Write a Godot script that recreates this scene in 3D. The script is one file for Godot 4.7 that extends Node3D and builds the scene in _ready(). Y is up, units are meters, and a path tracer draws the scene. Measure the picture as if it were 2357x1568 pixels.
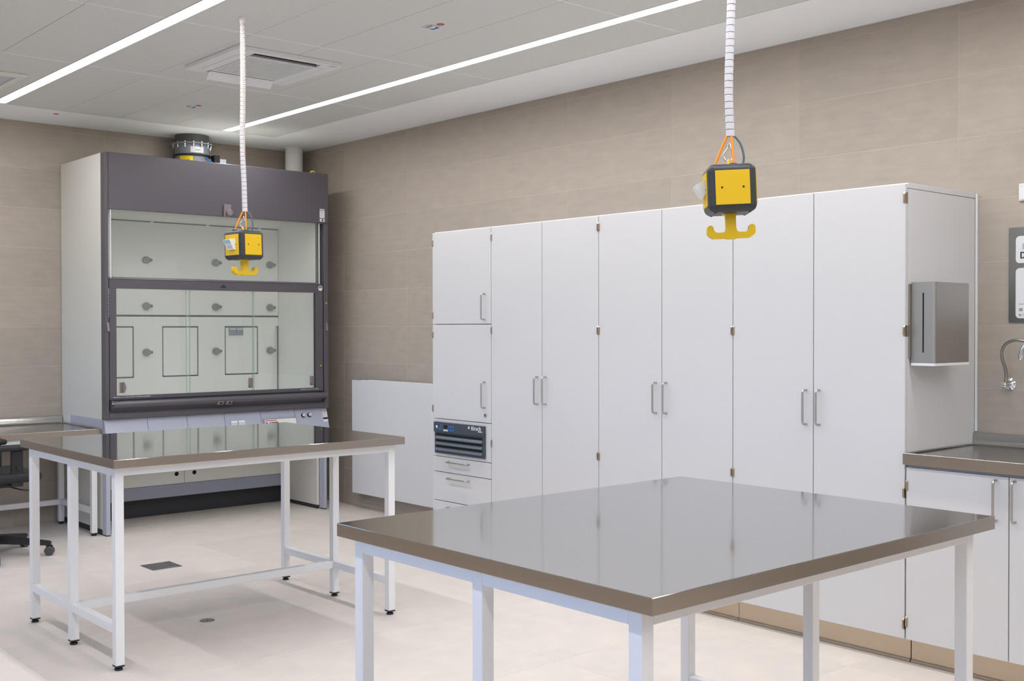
extends Node3D
# A laboratory: fume hood, two steel-topped tables, a run of white cabinets, two hanging power cubes.

const XL := -0.7     # left wall
const XR := 5.06     # right wall
const ZB := -8.54    # back wall
const ZF := 2.6      # wall behind the camera
const YC := 2.962    # ceiling
const XD := 4.43     # cabinet door faces
const STRIP_ENERGY := 6.2
const SKY_ENERGY := 1.7

var M := {}
var used := {}
var cache := {}

func _ready():
	# ---- camera, sky, exposure
	var cam := Camera3D.new()
	cam.name = "camera"
	cam.fov = 33.744
	cam.near = 0.05
	cam.far = 100.0
	var bas := Basis(Vector3(0.7514922, -0.0015019, 0.6597403), Vector3(0.0090124, 0.9999275, -0.0079895), Vector3(-0.6596805, 0.0119499, 0.7514512))
	cam.transform = Transform3D(bas.orthonormalized(), Vector3(0, 1.45, 0))
	add_child(cam)
	cam.current = true
	var we := WorldEnvironment.new()
	we.name = "world_environment"
	var env := Environment.new()
	env.background_mode = Environment.BG_SKY
	var sm := ProceduralSkyMaterial.new()
	sm.sky_top_color = Color(0.34, 0.59, 0.91)
	sm.sky_horizon_color = Color(0.60, 0.80, 0.97)
	sm.ground_horizon_color = Color(0.50, 0.52, 0.54)
	sm.ground_bottom_color = Color(0.36, 0.37, 0.38)
	sm.sky_energy_multiplier = SKY_ENERGY
	sm.ground_energy_multiplier = SKY_ENERGY
	var sky := Sky.new()
	sky.sky_material = sm
	env.sky = sky
	env.tonemap_mode = Environment.TONE_MAPPER_LINEAR
	env.tonemap_exposure = 1.27
	env.sdfgi_enabled = true
	env.ssao_enabled = true
	env.ssil_enabled = true
	we.environment = env
	add_child(we)
	make_materials()
	# ---- lights of the room, then the room itself
	strip_lights()
	room()
	# ---- furniture
	hood()
	exhaust()
	tables()
	cabinets()
	counter()
	bench()
	chair()
	boards()
	# ---- hanging and small things
	power_cubes()
	ceiling_fittings()
	wall_fittings()
	floor_fittings()

# =====================================================================  materials
func srgb8(r, g, b) -> Color:
	return Color(r / 255.0, g / 255.0, b / 255.0)

func mat(key: String, c: Color, rough := 0.5, metal := 0.0) -> StandardMaterial3D:
	var m := StandardMaterial3D.new()
	m.albedo_color = c
	m.roughness = rough
	m.metallic = metal
	M[key] = m
	return m

func seamless(w: int, h: int, freq: float, rseed: int, oct := 4) -> Image:
	var n := FastNoiseLite.new()
	n.seed = rseed
	n.noise_type = FastNoiseLite.TYPE_SIMPLEX_SMOOTH
	n.frequency = freq
	n.fractal_octaves = oct
	return n.get_seamless_image(w, h)

func stone_texture(streak_amp: float, grain_amp: float, blotch_amp: float, tint: Color, rseed: int) -> ImageTexture:
	# sedimentary stoneware: streaks along u, cloudy blotches, fine grain; values around 1
	var s := 512
	var a := seamless(96, s, 0.035, rseed, 4)
	a.resize(s, s, Image.INTERPOLATE_CUBIC)
	var b := seamless(s, s, 0.22, rseed + 1, 3)
	var c := seamless(s, s, 0.012, rseed + 2, 3)
	var img := Image.create(s, s, false, Image.FORMAT_RGB8)
	for y in s:
		for x in s:
			var va: float = a.get_pixel(x, y).r - 0.5
			var vb: float = b.get_pixel(x, y).r - 0.5
			var vc: float = c.get_pixel(x, y).r - 0.5
			var k: float = 0.93 + va * streak_amp + vb * grain_amp
			var w: float = vc * blotch_amp + va * streak_amp * 0.4
			img.set_pixel(x, y, Color(clampf(k + w * tint.r, 0, 1), clampf(k + w * tint.g, 0, 1), clampf(k + w * tint.b, 0, 1)))
	return ImageTexture.create_from_image(img)

func triplanar(m: StandardMaterial3D, scale: Vector3, off := Vector3.ZERO):
	m.uv1_triplanar = true
	m.uv1_world_triplanar = true
	m.uv1_scale = scale
	m.uv1_offset = off

func make_materials():
	var wt := stone_texture(0.022, 0.045, 0.05, Color(1, 0.85, 0.65), 11)
	var ft := stone_texture(0.012, 0.02, 0.045, Color(1, 0.75, 0.5), 31)
	for i in 4:
		var k: float = [1.0, 0.985, 1.012, 0.995][i]
		var m := mat("wall%d" % i, srgb8(188 * k, 177 * k, 163 * k), 0.55)
		m.albedo_texture = wt
		triplanar(m, Vector3(0.8, 1.6, 0.8), Vector3(0.37 * i, 0.23 * i, 0.61 * i))
		m = mat("floor%d" % i, srgb8(236 * k, 227 * k, 217 * k), 0.5)
		m.albedo_texture = ft
		triplanar(m, Vector3(0.7, 0.7, 0.7), Vector3(0.31 * i, 0.0, 0.17 * i))
	mat("grout_wall", srgb8(206, 196, 184), 0.8)
	mat("grout_floor", srgb8(238, 229, 219), 0.8)
	# perforated metal ceiling panels
	var pi := Image.create(64, 64, false, Image.FORMAT_RGB8)
	pi.fill(Color(1, 1, 1))
	for y in 64:
		for x in 64:
			var u := fposmod(x + 0.5, 8.0) - 4.0
			var v := fposmod(y + 0.5, 8.0) - 4.0
			if u * u + v * v < 5.6:
				pi.set_pixel(x, y, Color(0.42, 0.42, 0.42))
	var cp := mat("ceiling_panel", srgb8(244, 246, 243), 0.6)
	cp.albedo_texture = ImageTexture.create_from_image(pi)
	triplanar(cp, Vector3(24, 24, 24))
	mat("ceiling_void", srgb8(120, 120, 118), 0.9)
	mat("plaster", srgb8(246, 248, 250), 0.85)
	mat("plain_wall", srgb8(232, 230, 226), 0.85)
	mat("frame_white", srgb8(225, 227, 230), 0.5)
	# steel
	var brush := seamless(64, 512, 0.10, 77, 3)
	brush.resize(512, 512, Image.INTERPOLATE_CUBIC)
	var bi := Image.create(512, 512, false, Image.FORMAT_RGB8)
	for y in 512:
		for x in 512:
			var v: float = 0.86 + (brush.get_pixel(x, y).r - 0.5) * 0.16
			bi.set_pixel(x, y, Color(v, v, v))
	var bt := ImageTexture.create_from_image(bi)
	var st := mat("steel", srgb8(183, 182, 181), 0.085, 1.0)
	st.roughness_texture = bt
	triplanar(st, Vector3(0.8, 2.5, 2.5))
	mat("steel_edge", srgb8(172, 163, 153), 0.24, 1.0)  # darker and browner than the sheet: dim reflections painted into the colour
	mat("steel_work", srgb8(180, 177, 173), 0.24, 1.0)
	mat("steel_matt", srgb8(172, 169, 164), 0.42, 1.0)
	mat("steel_plinth", srgb8(194, 178, 157), 0.32, 1.0)  # warm tint paints the reflected floor into the metal
	mat("steel_plain", srgb8(182, 178, 172), 0.30, 1.0)
	mat("handle", srgb8(190, 186, 180), 0.30, 1.0)
	mat("chrome", srgb8(225, 226, 228), 0.08, 1.0)
	mat("hinge", srgb8(176, 160, 140), 0.35, 1.0)
	mat("grate", srgb8(150, 151, 152), 0.42, 1.0)
	# cabinets
	mat("cabinet", srgb8(211, 211, 212), 0.42)
	mat("gap", srgb8(110, 110, 112), 0.8)
	mat("board", srgb8(220, 221, 222), 0.45)
	mat("table_white", srgb8(237, 237, 237), 0.35)
	mat("black", srgb8(34, 35, 37), 0.5)
	mat("void", srgb8(18, 18, 19), 0.9)
	mat("rubber", srgb8(42, 43, 45), 0.7)
	# hood
	mat("hood_grey", srgb8(90, 86, 92), 0.36)
	mat("hood_dark", srgb8(78, 76, 80), 0.45)
	mat("hood_cream", srgb8(222, 221, 212), 0.45)
	mat("hood_inner", srgb8(240, 242, 236), 0.5)
	mat("groove", srgb8(48, 50, 50), 0.8)
	mat("groove_light", srgb8(150, 152, 152), 0.8)
	mat("lavender", srgb8(178, 183, 198), 0.4)
	mat("lavender_dark", srgb8(150, 154, 168), 0.45)
	mat("plinth_dark", srgb8(50, 52, 56), 0.5)
	mat("clamp", srgb8(118, 126, 128), 0.5)
	mat("grip", srgb8(128, 118, 118), 0.4)
	mat("white", srgb8(232, 233, 235), 0.45)
	mat("sleeve", srgb8(212, 213, 219), 0.5)
	mat("off_white", srgb8(232, 230, 224), 0.5)
	mat("socket", srgb8(132, 142, 152), 0.45)
	mat("socket_light", srgb8(196, 202, 210), 0.45)
	mat("yellow", srgb8(230, 188, 6), 0.42)
	mat("yellow_sign", srgb8(240, 214, 20), 0.5)
	mat("orange", srgb8(255, 148, 18), 0.5)
	mat("cable_grey", srgb8(112, 124, 138), 0.5)
	mat("red", srgb8(176, 52, 52), 0.5)
	mat("red_print", srgb8(200, 60, 50), 0.6)
	mat("blue_print", srgb8(40, 110, 190), 0.5)
	mat("duct_grey", srgb8(132, 137, 144), 0.45)
	mat("duct_dark", srgb8(88, 88, 88), 0.6)
	mat("cube_black", srgb8(52, 54, 58), 0.42)
	mat("screen_blue", srgb8(150, 196, 214), 0.4)
	mat("fridge", srgb8(66, 74, 82), 0.45)
	mat("fridge_light", srgb8(92, 104, 116), 0.4)
	mat("chair_black", srgb8(34, 35, 38), 0.65)
	mat("chair_plastic", srgb8(32, 33, 36), 0.4)
	mat("caster", srgb8(74, 76, 80), 0.4)
	mat("pipe_white", srgb8(226, 226, 222), 0.5)
	mat("sign_steel", srgb8(150, 150, 147), 0.36, 1.0)
	mat("print_dark", srgb8(40, 42, 46), 0.6)
	mat("print_grey", srgb8(150, 152, 156), 0.6)
	var g := mat("glass", Color(0.88, 0.94, 0.90, 0.06), 0.0)
	g.transparency = BaseMaterial3D.TRANSPARENCY_ALPHA
	g = mat("window_glass", Color(0.95, 0.97, 1.0, 0.06), 0.0)
	g.transparency = BaseMaterial3D.TRANSPARENCY_ALPHA
	g = mat("glass_edge", Color(0.45, 0.66, 0.55, 0.65), 0.1)
	g.transparency = BaseMaterial3D.TRANSPARENCY_ALPHA
	g = mat("flap_clear", Color(0.9, 0.92, 0.93, 0.62), 0.25)
	g.transparency = BaseMaterial3D.TRANSPARENCY_ALPHA
	var d := mat("diffuser", Color(1, 1, 1), 0.6)
	d.emission_enabled = true
	d.emission = Color(0.99, 0.985, 0.995)
	d.emission_energy_multiplier = 1.6
	var sl := mat("small_lens", srgb8(236, 240, 244), 0.15)
	sl.metallic = 0.2

# =====================================================================  nodes
func numbered(called: String) -> String:
	if not used.has(called):
		used[called] = 0
		return called
	used[called] += 1
	return "%s_%03d" % [called, used[called]]

func thing(called: String, label: String, category: String, at := Vector3.ZERO, group := "") -> Node3D:
	var o := Node3D.new()
	o.name = numbered(called)
	add_child(o)
	o.position = at
	o.set_meta("label", label)
	o.set_meta("category", category)
	if group != "":
		o.set_meta("group", group)
	return o

func structure(called: String, at := Vector3.ZERO) -> Node3D:
	var o := Node3D.new()
	o.name = called
	add_child(o)
	o.position = at
	o.set_meta("kind", "structure")
	return o

func origin(n: Node) -> Vector3:
	var p := Vector3.ZERO
	while n != self and n != null:
		p += (n as Node3D).position
		n = n.get_parent()
	return p

# a mesh part at a local position
func loc(parent: Node, called: String, mesh: Mesh, m: Material, at := Vector3.ZERO, rot := Vector3.ZERO, label := "") -> MeshInstance3D:
	var o := MeshInstance3D.new()
	o.name = called
	o.mesh = mesh
	o.material_override = m
	parent.add_child(o, true)
	o.position = at
	o.rotation_degrees = rot
	if label != "":
		o.set_meta("label", label)
	return o

# a mesh part at a world position (its parents are not rotated)
func part(parent: Node, called: String, mesh: Mesh, m: Material, at: Vector3, rot := Vector3.ZERO, label := "") -> MeshInstance3D:
	return loc(parent, called, mesh, m, at - origin(parent), rot, label)

func bx(parent: Node, called: String, x0: float, x1: float, y0: float, y1: float, z0: float, z1: float, m: Material, bevel := 0.0015, label := "") -> MeshInstance3D:
	return part(parent, called, box(Vector3(absf(x1 - x0), absf(y1 - y0), absf(z1 - z0)), bevel), m, Vector3((x0 + x1) / 2, (y0 + y1) / 2, (z0 + z1) / 2), Vector3.ZERO, label)

# =====================================================================  meshes
func face(st: SurfaceTool, pts: Array, out: Vector3):
	var n: Vector3 = (pts[1] - pts[0]).cross(pts[2] - pts[0]).normalized()
	var p := pts.duplicate()
	if n.dot(out) < 0:
		n = -n
	else:
		p.reverse()
	for i in range(1, p.size() - 1):
		for v in [p[0], p[i], p[i + 1]]:
			st.set_normal(n)
			st.add_vertex(v)

func box_into(st: SurfaceTool, c: Vector3, size: Vector3, bevel: float):
	var h := size / 2
	var b := minf(bevel, minf(h.x, minf(h.y, h.z)) * 0.45)
	if b <= 0.0:
		for ax in 3:
			for s in [-1.0, 1.0]:
				var q := []
				for uv in [[-1, -1], [1, -1], [1, 1], [-1, 1]]:
					var v := Vector3.ZERO
					v[ax] = s * h[ax]
					v[(ax + 1) % 3] = uv[0] * h[(ax + 1) % 3]
					v[(ax + 2) % 3] = uv[1] * h[(ax + 2) % 3]
					q.append(c + v)
				var o := Vector3.ZERO
				o[ax] = s
				face(st, q, o)
		return
	for ax in 3:
		var a1 := (ax + 1) % 3
		var a2 := (ax + 2) % 3
		for s in [-1.0, 1.0]:
			var q := []
			for uv in [[-1, -1], [1, -1], [1, 1], [-1, 1]]:
				var v := Vector3.ZERO
				v[ax] = s * h[ax]
				v[a1] = uv[0] * (h[a1] - b)
				v[a2] = uv[1] * (h[a2] - b)
				q.append(c + v)
			var o := Vector3.ZERO
			o[ax] = s
			face(st, q, o)
		# edges along ax
		for s1 in [-1.0, 1.0]:
			for s2 in [-1.0, 1.0]:
				var e := []
				for w in [-1.0, 1.0]:
					var v := Vector3.ZERO
					v[ax] = w * (h[ax] - b)
					v[a1] = s1 * h[a1]
					v[a2] = s2 * (h[a2] - b)
					e.append(c + v)
				for w in [1.0, -1.0]:
					var v := Vector3.ZERO
					v[ax] = w * (h[ax] - b)
					v[a1] = s1 * (h[a1] - b)
					v[a2] = s2 * h[a2]
					e.append(c + v)
				var o := Vector3.ZERO
				o[a1] = s1
				o[a2] = s2
				face(st, e, o)
	for sx in [-1.0, 1.0]:
		for sy in [-1.0, 1.0]:
			for sz in [-1.0, 1.0]:
				face(st, [c + Vector3(sx * h.x, sy * (h.y - b), sz * (h.z - b)), c + Vector3(sx * (h.x - b), sy * h.y, sz * (h.z - b)), c + Vector3(sx * (h.x - b), sy * (h.y - b), sz * h.z)], Vector3(sx, sy, sz))

func start() -> SurfaceTool:
	var st := SurfaceTool.new()
	st.begin(Mesh.PRIMITIVE_TRIANGLES)
	return st

func box(size: Vector3, bevel := 0.0015) -> ArrayMesh:
	var key := "b%.4f,%.4f,%.4f,%.4f" % [size.x, size.y, size.z, bevel]
	if not cache.has(key):
		var st := start()
		box_into(st, Vector3.ZERO, size, bevel)
		cache[key] = st.commit()
	return cache[key]

# several boxes of one piece, given as [x0,x1,y0,y1,z0,z1] in the world
func joined(parent: Node, called: String, list: Array, m: Material, bevel := 0.001, label := "") -> MeshInstance3D:
	var o := origin(parent)
	var st := start()
	for e in list:
		box_into(st, Vector3((e[0] + e[1]) / 2, (e[2] + e[3]) / 2, (e[4] + e[5]) / 2) - o, Vector3(absf(e[1] - e[0]), absf(e[3] - e[2]), absf(e[5] - e[4])), bevel)
	return loc(parent, called, st.commit(), m, Vector3.ZERO, Vector3.ZERO, label)

# lathe about y; profile of Vector2(radius, height), bottom to top on the outside; creases at every profile point
func lathe(profile: Array, seg := 24) -> ArrayMesh:
	var st := start()
	for i in profile.size() - 1:
		var a: Vector2 = profile[i]
		var b: Vector2 = profile[i + 1]
		var d := b - a
		if d.length() < 1e-7:
			continue
		var n2 := Vector2(d.y, -d.x).normalized()
		for k in seg:
			var t0 := TAU * k / seg
			var t1 := TAU * (k + 1) / seg
			var q := [[a, t0], [b, t0], [b, t1], [a, t1]]
			for tri in [[0, 1, 2], [0, 2, 3]]:
				var vs := []
				for j in tri:
					var p: Vector2 = q[j][0]
					vs.append(Vector3(p.x * cos(q[j][1]), p.y, p.x * sin(q[j][1])))
				if (vs[1] - vs[0]).cross(vs[2] - vs[0]).length() < 1e-12:
					continue
				var gn: Vector3 = (vs[1] - vs[0]).cross(vs[2] - vs[0])
				var tm := (t0 + t1) / 2
				var out := Vector3(n2.x * cos(tm), n2.y, n2.x * sin(tm))
				var order := [2, 1, 0] if gn.dot(out) > 0 else [0, 1, 2]
				for j in order:
					var ang: float = q[tri[j]][1]
					st.set_normal(Vector3(n2.x * cos(ang), n2.y, n2.x * sin(ang)))
					st.add_vertex(vs[j])
	return st.commit()

func cyl(r: float, h: float, seg := 20, bevel := 0.0) -> ArrayMesh:
	var key := "c%.4f,%.4f,%d,%.4f" % [r, h, seg, bevel]
	if not cache.has(key):
		var b := bevel
		cache[key] = lathe([Vector2(0, -h / 2), Vector2(r - b, -h / 2), Vector2(r, -h / 2 + b), Vector2(r, h / 2 - b), Vector2(r - b, h / 2), Vector2(0, h / 2)], seg)
	return cache[key]

func tube(pts: Array, r: float, seg := 10, closed := false) -> ArrayMesh:
	var st := start()
	var n := pts.size()
	var rings := []
	var up := Vector3.ZERO
	for i in n:
		var a: Vector3 = pts[(i - 1 + n) % n] if closed else pts[maxi(i - 1, 0)]
		var b: Vector3 = pts[(i + 1) % n] if closed else pts[mini(i + 1, n - 1)]
		var t := (b - a).normalized()
		if up == Vector3.ZERO:
			up = Vector3.UP if absf(t.y) < 0.9 else Vector3.RIGHT
		var s := t.cross(up).normalized()
		up = s.cross(t).normalized()
		var ring := []
		for k in seg:
			var ang := TAU * k / seg
			ring.append(s * cos(ang) + up * sin(ang))
		rings.append(ring)
	var last := n if closed else n - 1
	for i in last:
		var j := (i + 1) % n
		for k in seg:
			var l := (k + 1) % seg
			var q := [[pts[i], rings[i][k]], [pts[j], rings[j][k]], [pts[j], rings[j][l]], [pts[i], rings[i][l]]]
			for tri in [[0, 2, 1], [0, 3, 2]]:
				for w in tri:
					st.set_normal(q[w][1])
					st.add_vertex(q[w][0] + q[w][1] * r)
	if not closed:
		for e in [0, n - 1]:
			var poly := []
			for k in seg:
				poly.append(pts[e] + rings[e][k] * r)
			var out: Vector3 = (pts[0] - pts[1]) if e == 0 else (pts[n - 1] - pts[n - 2])
			face(st, poly, out)
	return st.commit()

func smooth_path(ctrl: Array, per := 8) -> Array:
	var out := []
	var n := ctrl.size()
	for i in n - 1:
		var p0: Vector3 = ctrl[maxi(i - 1, 0)]
		var p1: Vector3 = ctrl[i]
		var p2: Vector3 = ctrl[i + 1]
		var p3: Vector3 = ctrl[mini(i + 2, n - 1)]
		for k in per:
			out.append(p1.cubic_interpolate(p2, p0, p3, float(k) / per))
	out.append(ctrl[n - 1])
	return out

# extrude a polygon along axis 0=x (poly is z,y), 1=y (poly is x,z), 2=z (poly is x,y), centred on 0 along the axis
func prism(poly: Array, depth: float, axis := 2, smooth_deg := 35.0) -> ArrayMesh:
	var st := start()
	var n := poly.size()
	var pv := PackedVector2Array(poly)
	var cw := Geometry2D.is_polygon_clockwise(pv)
	var en := []
	for i in n:
		var d: Vector2 = poly[(i + 1) % n] - poly[i]
		var nn := Vector2(d.y, -d.x).normalized()
		en.append(-nn if cw else nn)
	var lim := cos(deg_to_rad(smooth_deg))
	for i in n:
		var j := (i + 1) % n
		var na: Vector2 = en[i]
		var nb: Vector2 = en[i]
		var prev: Vector2 = en[(i - 1 + n) % n]
		var next: Vector2 = en[j]
		var far := 0.03
		var own: bool = poly[i].distance_to(poly[j]) > far
		if prev.dot(en[i]) > lim and not own:
			na = prev if poly[(i - 1 + n) % n].distance_to(poly[i]) > far else (prev + en[i]).normalized()
		if next.dot(en[i]) > lim and not own:
			nb = next if poly[j].distance_to(poly[(j + 1) % n]) > far else (next + en[i]).normalized()
		var v := [lift(poly[i], -depth / 2, axis), lift(poly[j], -depth / 2, axis), lift(poly[j], depth / 2, axis), lift(poly[i], depth / 2, axis)]
		var nm := [lift(na, 0, axis), lift(nb, 0, axis), lift(nb, 0, axis), lift(na, 0, axis)]
		var out: Vector3 = lift(en[i], 0, axis)
		for tri in [[0, 1, 2], [0, 2, 3]]:
			var g: Vector3 = (v[tri[1]] - v[tri[0]]).cross(v[tri[2]] - v[tri[0]])
			var order: Array = tri.duplicate()
			if g.dot(out) > 0:
				order.reverse()
			for w in order:
				st.set_normal(nm[w])
				st.add_vertex(v[w])
	var tris := Geometry2D.triangulate_polygon(pv)
	for s in [-1.0, 1.0]:
		for i in range(0, tris.size(), 3):
			face(st, [lift(poly[tris[i]], s * depth / 2, axis), lift(poly[tris[i + 1]], s * depth / 2, axis), lift(poly[tris[i + 2]], s * depth / 2, axis)], lift(Vector2.ZERO, s, axis))
	return st.commit()

func lift(p: Vector2, w: float, axis: int) -> Vector3:
	if axis == 0:
		return Vector3(w, p.y, p.x)
	if axis == 1:
		return Vector3(p.x, w, p.y)
	return Vector3(p.x, p.y, w)

# box with round edges
func rbox(size: Vector3, r: float, steps := 3) -> ArrayMesh:
	var key := "r%.4f,%.4f,%.4f,%.4f,%d" % [size.x, size.y, size.z, r, steps]
	if cache.has(key):
		return cache[key]
	var h := size / 2
	var st := start()
	for ax in 3:
		var a1 := (ax + 1) % 3
		var a2 := (ax + 2) % 3
		var l1 := []
		var l2 := []
		for i in steps + 1:
			var t := 1.0 - tan(PI / 4 * (1.0 - float(i) / steps))
			l1.append(-h[a1] + r * t)
			l2.append(-h[a2] + r * t)
		for i in steps + 1:
			var t := 1.0 - tan(PI / 4 * float(i) / steps)
			l1.append(h[a1] - r * t)
			l2.append(h[a2] - r * t)
		for s in [-1.0, 1.0]:
			for i in l1.size() - 1:
				for j in l2.size() - 1:
					var vs := []
					var ns := []
					for uv in [[i, j], [i + 1, j], [i + 1, j + 1], [i, j + 1]]:
						var p := Vector3.ZERO
						p[ax] = s * h[ax]
						p[a1] = l1[uv[0]]
						p[a2] = l2[uv[1]]
						var inner := p.clamp(-(h - Vector3.ONE * r), h - Vector3.ONE * r)
						var dir := (p - inner).normalized()
						vs.append(inner + dir * r)
						ns.append(dir)
					var g: Vector3 = (vs[2] - vs[0]).cross(vs[3] - vs[1])
					var rev := g.dot(ns[0]) > 0
					for tri in [[0, 1, 2], [0, 2, 3]]:
						var o: Array = tri.duplicate()
						if rev:
							o.reverse()
						for w in o:
							st.set_normal(ns[w])
							st.add_vertex(vs[w])
	cache[key] = st.commit()
	return cache[key]

func word(text: String, height: float, m: Material, bold := false, italic := false, depth := 0.0006) -> TextMesh:
	var t := TextMesh.new()
	var f := SystemFont.new()
	f.font_names = PackedStringArray(["Droid Sans"])
	f.font_weight = 700 if bold else 400
	f.font_italic = italic
	t.font = f
	t.text = text
	t.font_size = 32
	t.pixel_size = height / 32.0 * 1.38
	t.depth = depth
	t.curve_step = 4.0
	t.material = m
	return t

func rounded_rect(w: float, h: float, r: float, seg := 5) -> Array:
	var out := []
	for c in [[1, 1, 0.0], [-1, 1, 90.0], [-1, -1, 180.0], [1, -1, 270.0]]:
		for i in seg + 1:
			var a := deg_to_rad(c[2] + 90.0 * i / seg)
			out.append(Vector2(c[0] * (w / 2 - r) + cos(a) * r, c[1] * (h / 2 - r) + sin(a) * r))
	return out

func circle2(r: float, seg := 20) -> Array:
	var out := []
	for i in seg:
		out.append(Vector2(cos(TAU * i / seg), sin(TAU * i / seg)) * r)
	return out

# =====================================================================  lights and room
func strip_lights():
	var zc := [-7.945, -6.49, -5.25, -3.77, -2.53, -1.05, 0.19, 1.67]
	var xs := [4.06, 2.4, 0.74]
	var names := ["recessed linear light strip nearest the tall white cabinets", "recessed linear light strip left of the air conditioning cassette", "recessed linear light strip third from the cabinets, beyond the left edge"]
	for i in xs.size():
		var x: float = xs[i]
		var zm: float = (zc[0] + zc[-1]) / 2
		var t := thing("linear_light", names[i], "light", Vector3(x, YC, zm), "recessed ceiling light strips")
		for k in zc.size() - 1:
			bx(t, "diffuser", x - 0.036, x + 0.036, YC + 0.003, YC + 0.009, zc[k] + 0.002, zc[k + 1] - 0.002, M.diffuser, 0.0)
		joined(t, "housing", [[x - 0.0395, x - 0.0365, YC - 0.001, YC + 0.03, zc[0] - 0.02, zc[-1]], [x + 0.0365, x + 0.0395, YC - 0.001, YC + 0.03, zc[0] - 0.02, zc[-1]], [x - 0.0365, x + 0.0365, YC + 0.02, YC + 0.03, zc[0] - 0.02, zc[-1]], [x - 0.0365, x + 0.0365, YC - 0.001, YC + 0.02, zc[0] - 0.02, zc[0]]], M.frame_white, 0.0)
		var l := AreaLight3D.new()
		l.name = "light"
		l.light_color = Color(0.99, 0.985, 0.995)
		l.light_energy = STRIP_ENERGY
		l.area_size = Vector2(0.072, zc[-1] - zc[0] - 0.02)
		l.area_normalize_energy = true
		l.area_range = 30.0
		l.shadow_enabled = true
		t.add_child(l)
		l.position = Vector3(0, 0.0015, 0)
		l.rotation_degrees = Vector3(-90, 0, 0)

func tiles(parent: Node, us: Array, vs: Array, gap: float, thick: float, axis: int, at: float, prefix: String):
	# us: cuts along the first direction, vs: along the second. axis 0: face -x (u=z,v=y); 1: face +y (u=x,v=z); 2: face +z (u=x,v=y)
	var rng := RandomNumberGenerator.new()
	rng.seed = 5 + axis
	for i in us.size() - 1:
		for j in vs.size() - 1:
			var u0: float = us[i] + gap / 2
			var u1: float = us[i + 1] - gap / 2
			var v0: float = vs[j] + gap / 2
			var v1: float = vs[j + 1] - gap / 2
			if u1 - u0 < 0.01 or v1 - v0 < 0.01:
				continue
			var m: Material = M["%s%d" % [prefix, rng.randi() % 4]]
			if axis == 0:
				bx(parent, "tile", at, at + thick, v0, v1, u0, u1, m, 0.0008)
			elif axis == 1:
				bx(parent, "tile", u0, u1, at - thick, at, v0, v1, m, 0.0008)
			else:
				bx(parent, "tile", u0, u1, v0, v1, at - thick, at, m, 0.0008)

func cuts(lo: float, hi: float, anchor: float, step: float) -> Array:
	var out := [lo]
	var a := anchor - ceilf((anchor - lo) / step) * step
	while a <= lo + 0.004:
		a += step
	while a < hi - 0.004:
		out.append(a)
		a += step
	out.append(hi)
	return out

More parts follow.
